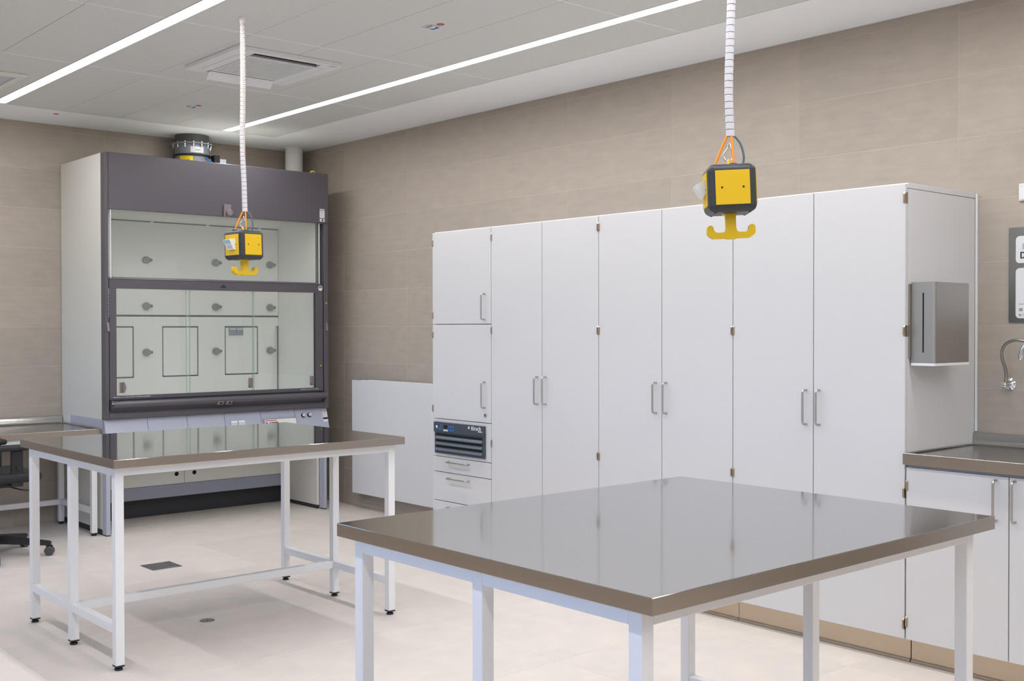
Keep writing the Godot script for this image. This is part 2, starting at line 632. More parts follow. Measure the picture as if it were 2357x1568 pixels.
func room():
	# floor: large stoneware tiles on a bed
	var f := structure("floor", Vector3(0.8, 0, -3))
	bx(f, "bed", XL - 0.2, XR + 0.2, -0.2, -0.0012, ZB - 0.2, ZF + 0.2, M.grout_floor, 0.0)
	tiles(f, cuts(XL, XR, 2.475, 0.878), cuts(ZB, ZF, -7.915, 0.878), 0.003, 0.01, 1, 0.0, "floor")
	# right and back walls: tiles 0.88 x 0.29
	var rows := cuts(0.0, YC, 0.0, 0.2915)
	var wr := structure("wall_right", Vector3(XR, 0, -3))
	bx(wr, "bed", XR + 0.0012, XR + 0.2, 0, YC, ZB - 0.2, ZF + 0.2, M.grout_wall, 0.0)
	tiles(wr, cuts(ZB, ZF, -2.588, 0.878), rows, 0.0024, 0.009, 0, XR, "wall")
	var wb := structure("wall_back", Vector3(0.8, 0, ZB))
	bx(wb, "bed", XL - 0.2, XR, 0, YC, ZB - 0.2, ZB - 0.0012, M.grout_wall, 0.0)
	tiles(wb, cuts(XL, XR, 3.343, 0.878), rows, 0.0024, 0.009, 2, ZB, "wall")
	# wall behind the camera, and the window wall on the left
	var wf := structure("wall_front", Vector3(0.8, 0, ZF))
	bx(wf, "plaster", XL - 0.2, XR, 0, YC, ZF, ZF + 0.2, M.plain_wall, 0.0)
	var wl := structure("wall_left", Vector3(XL, 0, -3))
	var wz := [[-8.1, -6.0], [-3.2, -0.6]]
	var parts := [[XL - 0.2, XL, 0.0, 0.95, ZB, ZF], [XL - 0.2, XL, 2.55, YC, ZB, ZF]]
	var z := ZB
	for w in wz:
		parts.append([XL - 0.2, XL, 0.95, 2.55, z, w[0]])
		z = w[1]
	parts.append([XL - 0.2, XL, 0.95, 2.55, z, ZF])
	joined(wl, "tiled_face", parts, M.wall0, 0.0)
	for i in wz.size():
		var z0: float = wz[i][0]
		var z1: float = wz[i][1]
		var w := structure("window_%d" % (i + 1), Vector3(XL - 0.1, 0.95, (z0 + z1) / 2))
		var zm := (z0 + z1) / 2
		joined(w, "window_frame", [[XL - 0.13, XL - 0.07, 0.95, 1.0, z0, z1], [XL - 0.13, XL - 0.07, 2.5, 2.55, z0, z1], [XL - 0.13, XL - 0.07, 1.0, 2.5, z0, z0 + 0.05], [XL - 0.13, XL - 0.07, 1.0, 2.5, z1 - 0.05, z1], [XL - 0.13, XL - 0.07, 1.0, 2.5, zm - 0.03, zm + 0.03]], M.frame_white, 0.002)
		bx(w, "pane", XL - 0.104, XL - 0.098, 1.0, 2.5, z0 + 0.05, zm - 0.03, M.window_glass, 0.0)
		bx(w, "pane", XL - 0.104, XL - 0.098, 1.0, 2.5, zm + 0.03, z1 - 0.05, M.window_glass, 0.0)
	# ceiling: perforated metal panels between the light strips, plain plaster margin
	var c := structure("ceiling", Vector3(0.8, YC, -3))
	bx(c, "slab", XL - 0.2, XR + 0.2, YC + 0.035, YC + 0.25, ZB - 0.2, ZF + 0.2, M.ceiling_void, 0.0)
	joined(c, "plaster_margin", [[4.482, XR, YC, YC + 0.034, ZB, ZF], [XL, -0.495, YC, YC + 0.034, ZB, ZF], [-0.495, 4.482, YC, YC + 0.034, ZB, -7.977], [-0.495, 4.482, YC, YC + 0.034, 1.67, ZF]], M.plaster, 0.0)
	var xc := [[4.10, 4.478]]
	for k in 2:
		var o := -1.66 * k
		xc.append([3.635 + o, 4.02 + o])
		xc.append([3.235 + o, 3.635 + o])
		xc.append([2.83 + o, 3.235 + o])
		xc.append([2.44 + o, 2.83 + o])
	xc.append([0.315, 0.70])
	xc.append([-0.09, 0.315])
	xc.append([-0.495, -0.09])
	var zc := [-7.975, -6.49, -5.25, -3.77, -2.53, -1.05, 0.19, 1.67]
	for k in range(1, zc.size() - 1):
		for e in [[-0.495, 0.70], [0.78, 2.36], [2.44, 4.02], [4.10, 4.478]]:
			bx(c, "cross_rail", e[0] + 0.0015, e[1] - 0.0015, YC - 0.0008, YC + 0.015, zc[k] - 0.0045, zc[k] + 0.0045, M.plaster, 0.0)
	for e in xc:
		for k in zc.size() - 1:
			bx(c, "panel", e[0] + 0.0015, e[1] - 0.0015, YC, YC + 0.015, zc[k] + 0.0055, zc[k + 1] - 0.0055, M.ceiling_panel, 0.001)

# =====================================================================  fume hood
func hood():
	var t := thing("fume_hood", "large grey and cream laboratory fume hood with glass sash against the back wall", "fume hood", Vector3(3.91, 0, -8.1))
	var x0 := 3.01
	var x1 := 4.806
	var zf := -7.69
	# carcass
	bx(t, "side_panel", x0, x0 + 0.02, 0.81, 2.667, -8.532, -7.766, M.hood_cream, 0.001)
	bx(t, "side_panel", x1 - 0.02, x1, 0.81, 2.667, -8.532, -7.766, M.hood_cream, 0.001)
	bx(t, "front_post", x0, 3.0355, 0.812, 2.667, -7.765, zf, M.hood_grey, 0.003)
	bx(t, "front_post", 4.7675, x1, 0.808, 2.272, -7.765, zf, M.hood_grey, 0.003)
	bx(t, "header_panel", 3.0365, x1, 2.274, 2.668, -7.712, zf + 0.001, M.hood_grey, 0.003)
	bx(t, "roof_panel", x0 + 0.021, x1 - 0.021, 2.62, 2.64, -8.53, -7.713, M.hood_cream)
	bx(t, "back_panel", x0 + 0.021, x1 - 0.021, 0.60, 2.619, -8.53, -8.515, M.hood_inner)
	# light switch box on the header
	var sw := bx(t, "switch_box", 3.896, 3.953, 2.272, 2.363, zf + 0.0015, zf + 0.022, M.grip, 0.003)
	part(sw, "knob", cyl(0.024, 0.024, 28, 0.004), M.grip, Vector3(3.933, 2.302, zf + 0.034), Vector3(90, 0, 0))
	# type labels at the header's right end
	var lb := bx(t, "type_label", 4.727, 4.772, 2.317, 2.388, zf + 0.001, zf + 0.0018, M.white, 0.0)
	part(lb, "lettering", word("SCALA", 0.011, M.print_dark, true), M.print_dark, Vector3(4.7495, 2.377, zf + 0.002))
	joined(lb, "small_print", [[4.732, 4.76, 2.3605, 2.3625, zf + 0.0018, zf + 0.0021], [4.732, 4.764, 2.3535, 2.3555, zf + 0.0018, zf + 0.0021], [4.732, 4.752, 2.3395, 2.3415, zf + 0.0018, zf + 0.0021], [4.732, 4.758, 2.331, 2.333, zf + 0.0018, zf + 0.0021]], M.print_grey, 0.0)
	lb = bx(t, "type_label", 4.728, 4.772, 2.288, 2.311, zf + 0.001, zf + 0.0018, M.white, 0.0)
	part(lb, "mark", prism(circle2(0.008, 16), 0.0006), M.print_dark, Vector3(4.752, 2.2995, zf + 0.0021))
	# upper fixed glazing and the sash cables
	bx(t, "upper_glass", 3.0365, 4.729, 1.806, 2.2735, -7.728, -7.722, M.glass, 0.0)
	bx(t, "sash_cable", 3.0495, 3.0575, 1.793, 2.2735, -7.706, -7.698, M.white, 0.002)
	bx(t, "sash_cable", 4.7245, 4.7315, 1.783, 2.2735, -7.706, -7.698, M.white, 0.002)
	bx(t, "guide_channel", 4.733, 4.7665, 0.96, 2.273, -7.765, -7.735, M.hood_dark, 0.0)
	bx(t, "guide_channel", 3.0365, 3.041, 0.96, 1.80, -7.765, -7.705, M.hood_dark, 0.0)
	# sash
	var s := joined(t, "sash_frame", [[3.0415, 4.7595, 1.724, 1.790, -7.722, -7.698], [3.0415, 3.092, 0.947, 1.724, -7.722, -7.698], [4.6915, 4.7595, 0.947, 1.724, -7.722, -7.698], [3.092, 4.6915, 0.947, 0.974, -7.722, -7.698]], M.hood_grey, 0.0015)
	part(s, "top_ridge", prism([Vector2(-7.726, 1.7905), Vector2(-7.696, 1.7905), Vector2(-7.700, 1.800), Vector2(-7.712, 1.8045), Vector2(-7.726, 1.8045)], 1.70, 0), M.hood_grey, Vector3(3.888, 0, 0))
	bx(s, "seal", 4.684, 4.6912, 0.976, 1.722, -7.718, -7.703, M.plinth_dark, 0.0)
	var panes := [[3.0925, 3.638, -7.7075, 3.131, 1.0], [3.612, 4.160, -7.7135, 4.1265, -1.0], [4.144, 4.684, -7.7075, 4.659, -1.0]]
	for i in 3:
		var p: Array = panes[i]
		var g := bx(t, "sliding_pane", p[0], p[1], 0.9745, 1.7235, p[2] - 0.002, p[2] + 0.002, M.glass, 0.0)
		if i == 1:
			bx(g, "pane_edge", p[0], p[0] + 0.0022, 0.9745, 1.7235, p[2] - 0.0021, p[2] + 0.0021, M.glass_edge, 0.0)
			bx(g, "pane_edge", p[1] - 0.0022, p[1], 0.9745, 1.7235, p[2] - 0.0021, p[2] + 0.0021, M.glass_edge, 0.0)
		elif i == 0:
			bx(g, "pane_edge", p[1] - 0.0022, p[1], 0.9745, 1.7235, p[2] - 0.0021, p[2] + 0.0021, M.glass_edge, 0.0)
		else:
			bx(g, "pane_edge", p[0], p[0] + 0.0022, 0.9745, 1.7235, p[2] - 0.0021, p[2] + 0.0021, M.glass_edge, 0.0)
		# moulded grip: a plate with a bowed ridge
		var k: float = p[4]
		var gx: float = p[3]
		var gz := -7.6985 if i != 1 else -7.7045
		var gp := part(g, "grip", box(Vector3(0.038, 0.074, 0.005), 0.001), M.grip, Vector3(gx, 1.0305, gz))
		var arc := []
		for a in 9:
			var th := -0.9 + 1.8 * a / 8.0
			arc.append(Vector2(k * (cos(th) - 0.62) * 0.042, sin(th) * 0.037 / sin(0.9)))
		arc.append(Vector2(-k * 0.006, 0.037))
		arc.append(Vector2(-k * 0.006, -0.037))
		part(gp, "ridge", prism(arc, 0.014), M.grip, Vector3(gx + k * 0.006, 1.0305, gz + 0.0095))
	# prints and marks on the sash
	part(s, "maker_mark", prism([Vector2(-0.022, -0.011), Vector2(0.022, -0.011), Vector2(0.023, 0.001), Vector2(0.016, 0.005), Vector2(0.008, 0.006), Vector2(0.0, 0.015), Vector2(-0.008, 0.006), Vector2(-0.016, 0.005), Vector2(-0.023, 0.001)], 0.0006), M.print_dark, Vector3(3.901, 1.755, -7.6977))
	part(s, "maker_line", box(Vector3(0.034, 0.002, 0.0006), 0.0), M.hood_dark, Vector3(3.901, 1.739, -7.6977))
	var em := part(s, "emblem", prism(circle2(0.0195, 28), 0.0008), M.white, Vector3(4.7365, 1.759, -7.6976))
	var half := []
	for a in 13:
		half.append(Vector2(cos(PI * a / 12), sin(PI * a / 12)) * 0.0145)
	part(em, "dark_half", prism(half, 0.0006), M.print_dark, Vector3(4.7365, 1.7592, -7.6969))
	part(em, "arch", prism([Vector2(-0.006, 0.001), Vector2(0.006, 0.001), Vector2(0.004, 0.007), Vector2(-0.004, 0.007)], 0.0006), M.white, Vector3(4.7365, 1.7592, -7.6963))
	var st1 := bx(s, "warning_strip", 3.095, 3.305, 0.959, 0.969, -7.6979, -7.6974, M.print_dark, 0.0)
	part(st1, "lettering", word("Horizontale und vertikale Schieber nicht gleichzeitig öffnen", 0.0068, M.white, true, true, 0.0003), M.white, Vector3(3.2, 0.964, -7.6971))
	var st2 := bx(s, "warning_strip", 4.572, 4.697, 0.9585, 0.9685, -7.6979, -7.6974, M.print_dark, 0.0)
	part(st2, "lettering", word("Frontschieber geschlossen halten", 0.0072, M.white, true, true, 0.0003), M.white, Vector3(4.6345, 0.9635, -7.6971))
	for e in [[4.7835, 1.644, zf, -1.0], [4.742, 1.147, -7.6978, 1.0]]:
		part(t, "arrow_mark", prism([Vector2(-0.007 * e[3], -0.008), Vector2(-0.007 * e[3], 0.008), Vector2(0.009 * e[3], 0.0)], 0.0006), M.yellow, Vector3(e[0], e[1], e[2] + 0.0005))
	for x in [3.0335, 4.787]:
		part(t, "height_pointer", prism([Vector2(zf, 1.425), Vector2(zf + 0.016, 1.425), Vector2(zf, 1.487)], 0.014, 0), M.grip, Vector3(x - (0.006 if x < 4 else 0.0), 0, 0))
	var sc := bx(t, "height_scale", 3.0355, 3.041, 1.525, 1.724, -7.7045, -7.7005, M.white, 0.0)
	var ticks := []
	for a in 7:
		ticks.append([3.0375, 3.0412, 1.535 + a * 0.023, 1.542 + a * 0.023, -7.7004, -7.6998])
	joined(sc, "scale_marks", ticks, M.print_dark, 0.0)
	# pull bar with its end brackets, sill below
	var bar := []
	for a in 25:
		var th := TAU * a / 24.0
		bar.append(Vector2(-7.665 + cos(th) * 0.03 + sin(th) * 0.008, 0.912 + sin(th) * 0.024 - cos(th) * 0.004))
	bar.pop_back()
	var pb := part(t, "pull_bar", prism(bar, 1.712, 0, 60.0), M.hood_grey, Vector3(3.905, 0, 0))
	for x in [3.0455, 4.7645]:
		var br := part(t, "bar_bracket", prism([Vector2(-7.722, 0.94), Vector2(-7.66, 0.945), Vector2(-7.632, 0.918), Vector2(-7.66, 0.882), Vector2(-7.722, 0.868)], 0.006, 0), M.hood_grey, Vector3(x, 0, 0))
		part(br, "screw", cyl(0.0065, 0.006, 12), M.chrome, Vector3(x + (-0.005 if x < 4 else 0.005), 0.922, -7.647), Vector3(0, 0, 90))
	for x in [3.845, 3.915]:
		var la := part(pb, "latch_plate", box(Vector3(0.05, 0.028, 0.004), 0.001), M.grip, Vector3(x, 0.893, -7.6405), Vector3(32, 0, 0))
		loc(la, "latch_slot", box(Vector3(0.018, 0.012, 0.002), 0.0), M.void, Vector3(0.004, 0, 0.0025))
	part(t, "air_sill", prism([Vector2(-7.735, 0.8125), Vector2(-7.694, 0.8125), Vector2(-7.690, 0.818), Vector2(-7.690, 0.842), Vector2(-7.697, 0.857), Vector2(-7.712, 0.868), Vector2(-7.735, 0.874)], 1.731, 0, 50.0), M.hood_grey, Vector3(3.9015, 0, 0))
	bx(t, "lower_rail", 3.0415, 4.7595, 0.862, 0.9465, -7.7225, -7.712, M.hood_grey, 0.001)
	bx(t, "work_surface", 3.0365, 4.767, 0.845, 0.865, -8.50, -7.737, M.hood_inner)
	# working chamber
	var zb := -8.37
	bx(t, "chamber_wall", 4.741, 4.757, 0.866, 2.60, -8.37, -7.767, M.hood_inner, 0.0)
	bx(t, "chamber_wall", 3.06, 3.075, 0.866, 2.60, -8.37, -7.767, M.hood_inner, 0.0)
	part(t, "chamber_ceiling", prism([Vector2(-8.372, 2.273), Vector2(-7.735, 2.605), Vector2(-7.735, 2.615), Vector2(-8.372, 2.285)], 1.664, 0), M.hood_inner, Vector3(3.908, 0, 0))
	bx(t, "plenum_back", 3.076, 4.740, 0.866, 2.272, -8.415, -8.40, M.groove, 0.0)
	bx(t, "corner_panel", 4.66, 4.7405, 0.867, 1.475, -8.3995, -8.392, M.hood_inner, 0.0)
	bx(t, "upper_baffle", 3.077, 4.7395, 1.549, 2.263, -8.384, zb, M.hood_inner, 0.0015)
	for x in [3.645, 4.108, 4.568]:
		bx(t, "baffle_tab", x - 0.012, x + 0.012, 2.262, 2.2725, -8.38, zb + 0.0015, M.hood_inner, 0.0)
	var hx := [[3.195, 3.497], [3.723, 4.025], [4.252, 4.553]]
	var pieces := [[3.077, 4.705, 1.461, 1.5345, -8.384, zb], [3.077, 4.5528, 0.90, 1.064, -8.384, zb]]
	var px := 3.077
	for h in hx:
		pieces.append([px, h[0], 1.064, 1.461, -8.384, zb])
		px = h[1]
	joined(t, "lower_baffle", pieces, M.hood_inner, 0.0)
	part(t, "lower_baffle", prism([Vector2(4.5532, 0.90), Vector2(4.676, 0.90), Vector2(4.710, 1.452), Vector2(4.718, 1.4608), Vector2(4.5532, 1.4608)], 0.014), M.hood_inner, Vector3(0, 0, -8.377))
	bx(t, "lower_baffle", 4.7052, 4.7395, 1.4612, 1.5345, -8.384, zb, M.hood_inner, 0.0)
	for i in 3:
		var h: Array = hx[i]
		var a := part(t, "access_hatch", prism(rounded_rect(h[1] - h[0] - 0.022, 0.375, 0.008), 0.012), M.hood_inner, Vector3((h[0] + h[1]) / 2, 1.2625, -8.378))
		if i == 2:
			for k in 2:
				var so := bx(a, "socket", 4.287 + 0.0625 * k, 4.3475 + 0.0625 * k, 1.388, 1.449, -8.3718, -8.356, M.socket, 0.002)
				bx(so, "label_field", 4.291 + 0.0625 * k, 4.3435 + 0.0625 * k, 1.431, 1.445, -8.356, -8.3552, M.socket_light, 0.0)
	var body := lathe([Vector2(0, 0), Vector2(0.028, 0), Vector2(0.029, 0.01), Vector2(0.029, 0.022), Vector2(0.025, 0.034), Vector2(0.018, 0.04), Vector2(0, 0.041)], 24)
	for x in [3.591, 4.169, 4.656]:
		for y in [1.970, 1.616, 1.260]:
			var c := part(t, "rod_clamp", body, M.clamp, Vector3(x, y, zb + 0.0005), Vector3(90, 0, 0))
			loc(c, "nozzle", cyl(0.013, 0.03, 14, 0.002), M.clamp, Vector3(0.024, 0.030, 0.0), Vector3(0, 0, -30))
			loc(c, "rod_hole", cyl(0.0065, 0.003, 12), M.void, Vector3(0.0318, 0.0434, 0.0), Vector3(0, 0, -30))
	# service front below the sill
	var seams := [3.01, 3.318, 3.617, 3.913, 4.213, 4.508, 4.803]
	for i in 6:
		part(t, "service_panel", prism([Vector2(-7.722, 0.8085), Vector2(-7.74, 0.8085), Vector2(-7.74, 0.58), Vector2(-7.672, 0.58), Vector2(-7.672, 0.64)], seams[i + 1] - seams[i] - 0.003, 0), M.lavender, Vector3((seams[i] + seams[i + 1]) / 2, 0, 0))
	bx(t, "service_backing", 3.012, 4.80, 0.58, 0.806, -7.76, -7.7405, M.hood_dark, 0.0)
	bx(t, "side_skirt", 3.008, 3.0098, 0.56, 0.808, -8.356, -7.7415, M.lavender, 0.0)
	bx(t, "side_panel", x0, x0 + 0.02, 0.04, 0.8095, -8.532, -7.7665, M.hood_cream, 0.001)
	bx(t, "side_panel", 4.741, 4.761, 0.03, 0.8075, -8.532, -7.7665, M.hood_cream, 0.001)
	bx(t, "base_strip", x0 + 0.002, x0 + 0.018, 0.0, 0.0395, -8.53, -7.767, M.plinth_dark, 0.0)
	bx(t, "base_strip", 4.743, 4.759, 0.0, 0.0295, -8.53, -7.767, M.plinth_dark, 0.0)
	bx(t, "front_leg", 3.0105, 3.040, 0.008, 0.58, -7.765, -7.692, M.lavender, 0.002)
	bx(t, "front_leg", 4.7625, 4.787, 0.008, 0.58, -7.765, -7.692, M.lavender, 0.002)
	bx(t, "leg_foot", 3.0125, 3.038, 0.0, 0.0078, -7.763, -7.694, M.plinth_dark, 0.0)
	bx(t, "leg_foot", 4.7645, 4.785, 0.0, 0.0078, -7.763, -7.694, M.plinth_dark, 0.0)
	# slope of the service front at heights used below
	var zs := func(y: float) -> float: return -7.722 + (0.8085 - y) / (0.8085 - 0.64) * 0.05
	var tilt := 0.0 - rad_to_deg(atan2(0.05, 0.1685))
	for k in 2:
		var so := part(t, "socket", box(Vector3(0.056, 0.062, 0.022), 0.002), M.socket_light, Vector3(3.977 + 0.0605 * k, 0.720, zs.call(0.720) + 0.012), Vector3(tilt, 0, 0))
		loc(so, "label_field", box(Vector3(0.05, 0.014, 0.001), 0.0), M.white, Vector3(0, 0.022, 0.0112))
	var kn := lathe([Vector2(0, 0), Vector2(0.018, 0), Vector2(0.0165, 0.012), Vector2(0.0125, 0.014), Vector2(0, 0.014)], 24)
	for x in [4.58, 4.636]:
		var v := part(t, "service_valve", kn, M.plinth_dark, Vector3(x, 0.759, zs.call(0.759)), Vector3(90 + tilt, 0, 0))
		loc(v, "valve_cap", cyl(0.0125, 0.006, 20, 0.001), M.white, Vector3(0, 0.0165, 0))
		loc(v, "cap_mark", box(Vector3(0.003, 0.0008, 0.011), 0.0), M.print_dark, Vector3(0, 0.0198, 0))
	var dp := part(t, "distribution_box", box(Vector3(0.286, 0.112, 0.014), 0.006), M.lavender_dark, Vector3(4.366, 0.695, zs.call(0.695) + 0.006), Vector3(tilt, 0, 0))
	loc(dp, "cover", box(Vector3(0.268, 0.10, 0.006), 0.001), M.off_white, Vector3(0.004, -0.001, 0.0065))
	for k in 5:
		loc(dp, "warning_line", box(Vector3(0.017, 0.007, 0.0006), 0.0), M.red_print, Vector3(-0.116 + 0.0195 * k, 0.040, 0.0099))
	for k in 5:
		loc(dp, "breaker_symbol", prism([Vector2(-0.007, 0.007), Vector2(0.007, 0.007), Vector2(0.007, 0.002), Vector2(0.004, -0.007), Vector2(-0.004, -0.007), Vector2(-0.007, 0.002)], 0.0008), M.blue_print if k == 1 else M.print_dark, Vector3([-0.118, -0.086, -0.066, -0.048, -0.030][k], 0.021, 0.0099))
	for x in [-0.118, 0.0, 0.122]:
		loc(dp, "wire_clip", tube([Vector3(x - 0.009, 0.054, 0.004), Vector3(x - 0.005, 0.066, 0.008), Vector3(x + 0.003, 0.068, 0.008), Vector3(x + 0.009, 0.054, 0.006)], 0.0009, 6), M.chrome)
	var nl := part(t, "type_label", box(Vector3(0.044, 0.098, 0.0006), 0.0), M.white, Vector3(4.779, 0.748, zs.call(0.748) + 0.0006), Vector3(tilt, 0, 0))
	loc(nl, "lettering", word("SCALA", 0.012, M.print_dark, true), M.print_dark, Vector3(0, 0.038, 0.0005))
	loc(nl, "dark_band", box(Vector3(0.042, 0.016, 0.0004), 0.0), M.print_dark, Vector3(0, -0.022, 0.0005))
	for y in [0.024, 0.016, 0.004]:
		loc(nl, "small_print", box(Vector3(0.026, 0.0022, 0.0003), 0.0), M.print_grey, Vector3(-0.005, y, 0.0004))
	# open base: sliding doors, shelf beam, dark plinth
	for k in 2:
		var d := bx(t, "base_door", [3.031, 3.824][k], [3.821, 4.739][k], 0.247, 0.60, -8.222, -8.204, M.hood_cream, 0.001)
		part(d, "finger_hole", lathe([Vector2(0, 0), Vector2(0.015, 0), Vector2(0.0165, 0.001), Vector2(0.0165, 0.002), Vector2(0.014, 0.0022), Vector2(0, 0.0008)], 20), M.void, Vector3([3.759, 3.905][k], 0.322, -8.2045), Vector3(90, 0, 0))
	bx(t, "shelf_beam", 3.031, 4.739, 0.15, 0.246, -8.235, -8.198, M.lavender_dark, 0.003)
	bx(t, "plinth", 3.031, 4.739, 0.0, 0.149, -8.33, -8.312, M.plinth_dark, 0.001)

func exhaust():
	var c := Vector3(3.965, 2.641, -8.345)
	var t := thing("exhaust_duct", "grey round exhaust duct with bolted flange on top of the fume hood", "duct", c)
	loc(t, "collar", lathe([Vector2(0.128, 0), Vector2(0.13, 0.002), Vector2(0.13, 0.243), Vector2(0.128, 0.2435)], 40), M.duct_grey)
	loc(t, "upper_sleeve", lathe([Vector2(0.12, 0.255), Vector2(0.129, 0.255), Vector2(0.129, 0.3205), Vector2(0.12, 0.3205)], 40), M.duct_dark)
	var fl := loc(t, "flange", lathe([Vector2(0.12, 0.244), Vector2(0.156, 0.244), Vector2(0.158, 0.2465), Vector2(0.158, 0.2525), Vector2(0.156, 0.2545), Vector2(0.12, 0.2545)], 44), M.duct_grey)
	for i in 14:
		var a := TAU * (i + 0.3) / 14
		loc(fl, "bolt", lathe([Vector2(0, -0.028), Vector2(0.003, -0.028), Vector2(0.003, -0.008), Vector2(0.006, -0.008), Vector2(0.006, 0), Vector2(0.003, 0), Vector2(0.003, 0.011), Vector2(0.0065, 0.011), Vector2(0.0065, 0.017), Vector2(0, 0.018)], 8), M.chrome, Vector3(cos(a) * 0.146, 0.2435, sin(a) * 0.146))
	loc(t, "clamp_ring", lathe([Vector2(0.13, 0.152), Vector2(0.144, 0.152), Vector2(0.147, 0.159), Vector2(0.144, 0.166), Vector2(0.13, 0.166)], 40), M.black)
	# curved paper labels following the pipe
	for e in [[120.0, 73.0, 0.176, 0.222, "rating_plate", "white"], [160.0, 112.0, 0.085, 0.148, "hazard_label", "yellow_sign"]]:
		var st := start()
		for k in 8:
			var a0 := deg_to_rad(lerpf(e[0], e[1], k / 8.0))
			var a1 := deg_to_rad(lerpf(e[0], e[1], (k + 1) / 8.0))
			var r := 0.1308
			face(st, [Vector3(cos(a0) * r, e[2], sin(a0) * r), Vector3(cos(a1) * r, e[2], sin(a1) * r), Vector3(cos(a1) * r, e[3], sin(a1) * r), Vector3(cos(a0) * r, e[3], sin(a0) * r)], Vector3(cos((a0 + a1) / 2), 0, sin((a0 + a1) / 2)))
		loc(t, e[4], st.commit(), M[e[5]])
	var am := deg_to_rad(128.0)
	loc(t, "hazard_diamond", prism([Vector2(0, 0.014), Vector2(0.012, 0), Vector2(0, -0.014), Vector2(-0.012, 0)], 0.0008), M.red, Vector3(cos(am) * 0.1318, 0.108, sin(am) * 0.1318), Vector3(0, rad_to_deg(atan2(cos(am), sin(am))), 0))
	am = deg_to_rad(96.0)
	loc(t, "plate_print", box(Vector3(0.04, 0.006, 0.0006), 0.0), M.print_grey, Vector3(cos(am) * 0.1317, 0.196, sin(am) * 0.1317), Vector3(0, rad_to_deg(atan2(cos(am), sin(am))), 0))
	loc(t, "actuator", box(Vector3(0.05, 0.17, 0.06), 0.004), M.black, Vector3(0.158, 0.087, 0.085))
	loc(t, "actuator_cover", box(Vector3(0.055, 0.145, 0.05), 0.003), M.socket_light, Vector3(0.2115, 0.0745, 0.085))
	loc(t, "air_hose", tube(smooth_path([Vector3(0.055, 0.142, 0.122), Vector3(0.07, 0.122, 0.142), Vector3(0.1, 0.108, 0.142), Vector3(0.13, 0.05, 0.14)]), 0.005, 8), M.blue_print)
	loc(t, "cable", tube(smooth_path([Vector3(0.14, 0.15, 0.095), Vector3(0.13, 0.13, 0.135), Vector3(0.128, 0.06, 0.14), Vector3(0.125, 0.006, 0.13)]), 0.006, 8), M.black)
	# white pipe in the corner
	var p := thing("vertical_pipe", "white vertical pipe rising to the ceiling behind the hood's right corner", "pipe", Vector3(4.884, 0, -8.35))
	loc(p, "pipe", lathe([Vector2(0.07, 0.0), Vector2(0.073, 0.0), Vector2(0.073, 2.9545), Vector2(0.07, 2.9545)], 32), M.pipe_white)
	loc(p, "ceiling_ring", lathe([Vector2(0.0735, 2.952), Vector2(0.08, 2.952), Vector2(0.08, 2.9615), Vector2(0.0735, 2.9615)], 32), M.pipe_white)
	# yellow-green earth cable coiled on the hood roof
	var coil := []
	for i in 28:
		var a := TAU * i / 28
		coil.append(Vector3(cos(a) * 0.022, sin(a) * 0.024, sin(a) * 0.03))
	var e := thing("earth_cable", "yellow and green cable loop on the hood's right roof corner", "cable", Vector3(4.72, 2.6401, -7.80))
	loc(e, "loop", tube(coil, 0.005, 8, true), M.yellow_sign, Vector3(0, 0.0295, 0))

# =====================================================================  tables
func tables():
	var labels := ["steel-topped white work table in front of the fume hood", "steel-topped white work table in the foreground"]
	var at := [Vector3(2.5715, 0, -5.181), Vector3(2.4525, 0, -2.1075)]
	for i in 2:
		var t := thing("work_table", labels[i], "table", at[i], "steel-topped work tables")
		var top := loc(t, "table_top", tray_top(1.484, 1.178, 0.037), M.steel, Vector3(0, 0.8995, 0))
		loc(top, "edge_band", edge_band(1.484, 1.178, 0.037, 0.002), M.steel_edge)
		var fx := 0.717 - 0.019
		var fz := 0.5375 - 0.019
		var s := 0.038
		for sx in [-1, 1]:
			for z in [-fz, 0.0, fz]:
				var l := loc(t, "leg", box(Vector3(s, 0.840, s), 0.0015), M.table_white, Vector3(sx * fx, 0.022 + 0.42, z))
				loc(l, "foot_cap", box(Vector3(s + 0.001, 0.006, s + 0.001), 0.001), M.black, Vector3(0, -0.4235, 0))
				loc(l, "levelling_foot", lathe([Vector2(0, -0.442), Vector2(0.017, -0.442), Vector2(0.017, -0.434), Vector2(0.006, -0.430), Vector2(0.006, -0.4265), Vector2(0, -0.4265)], 16), M.rubber)
			for z in [-fz / 2, fz / 2]:
				loc(t, "end_stretcher", box(Vector3(s - 0.003, s, fz - s), 0.0015), M.table_white, Vector3(sx * fx, 0.173, z))
			for z in [-fz / 2, fz / 2]:
				loc(t, "end_rail", box(Vector3(s - 0.001, s, fz - s), 0.0015), M.table_white, Vector3(sx * fx, 0.843, z))
		for z in [-fz, fz]:
			loc(t, "long_rail", box(Vector3(2 * fx - s, s, s - 0.001), 0.0015), M.table_white, Vector3(0, 0.843, z))
		loc(t, "long_stretcher", box(Vector3(2 * fx - s, s, s - 0.003), 0.0015), M.table_white, Vector3(0, 0.173, 0))

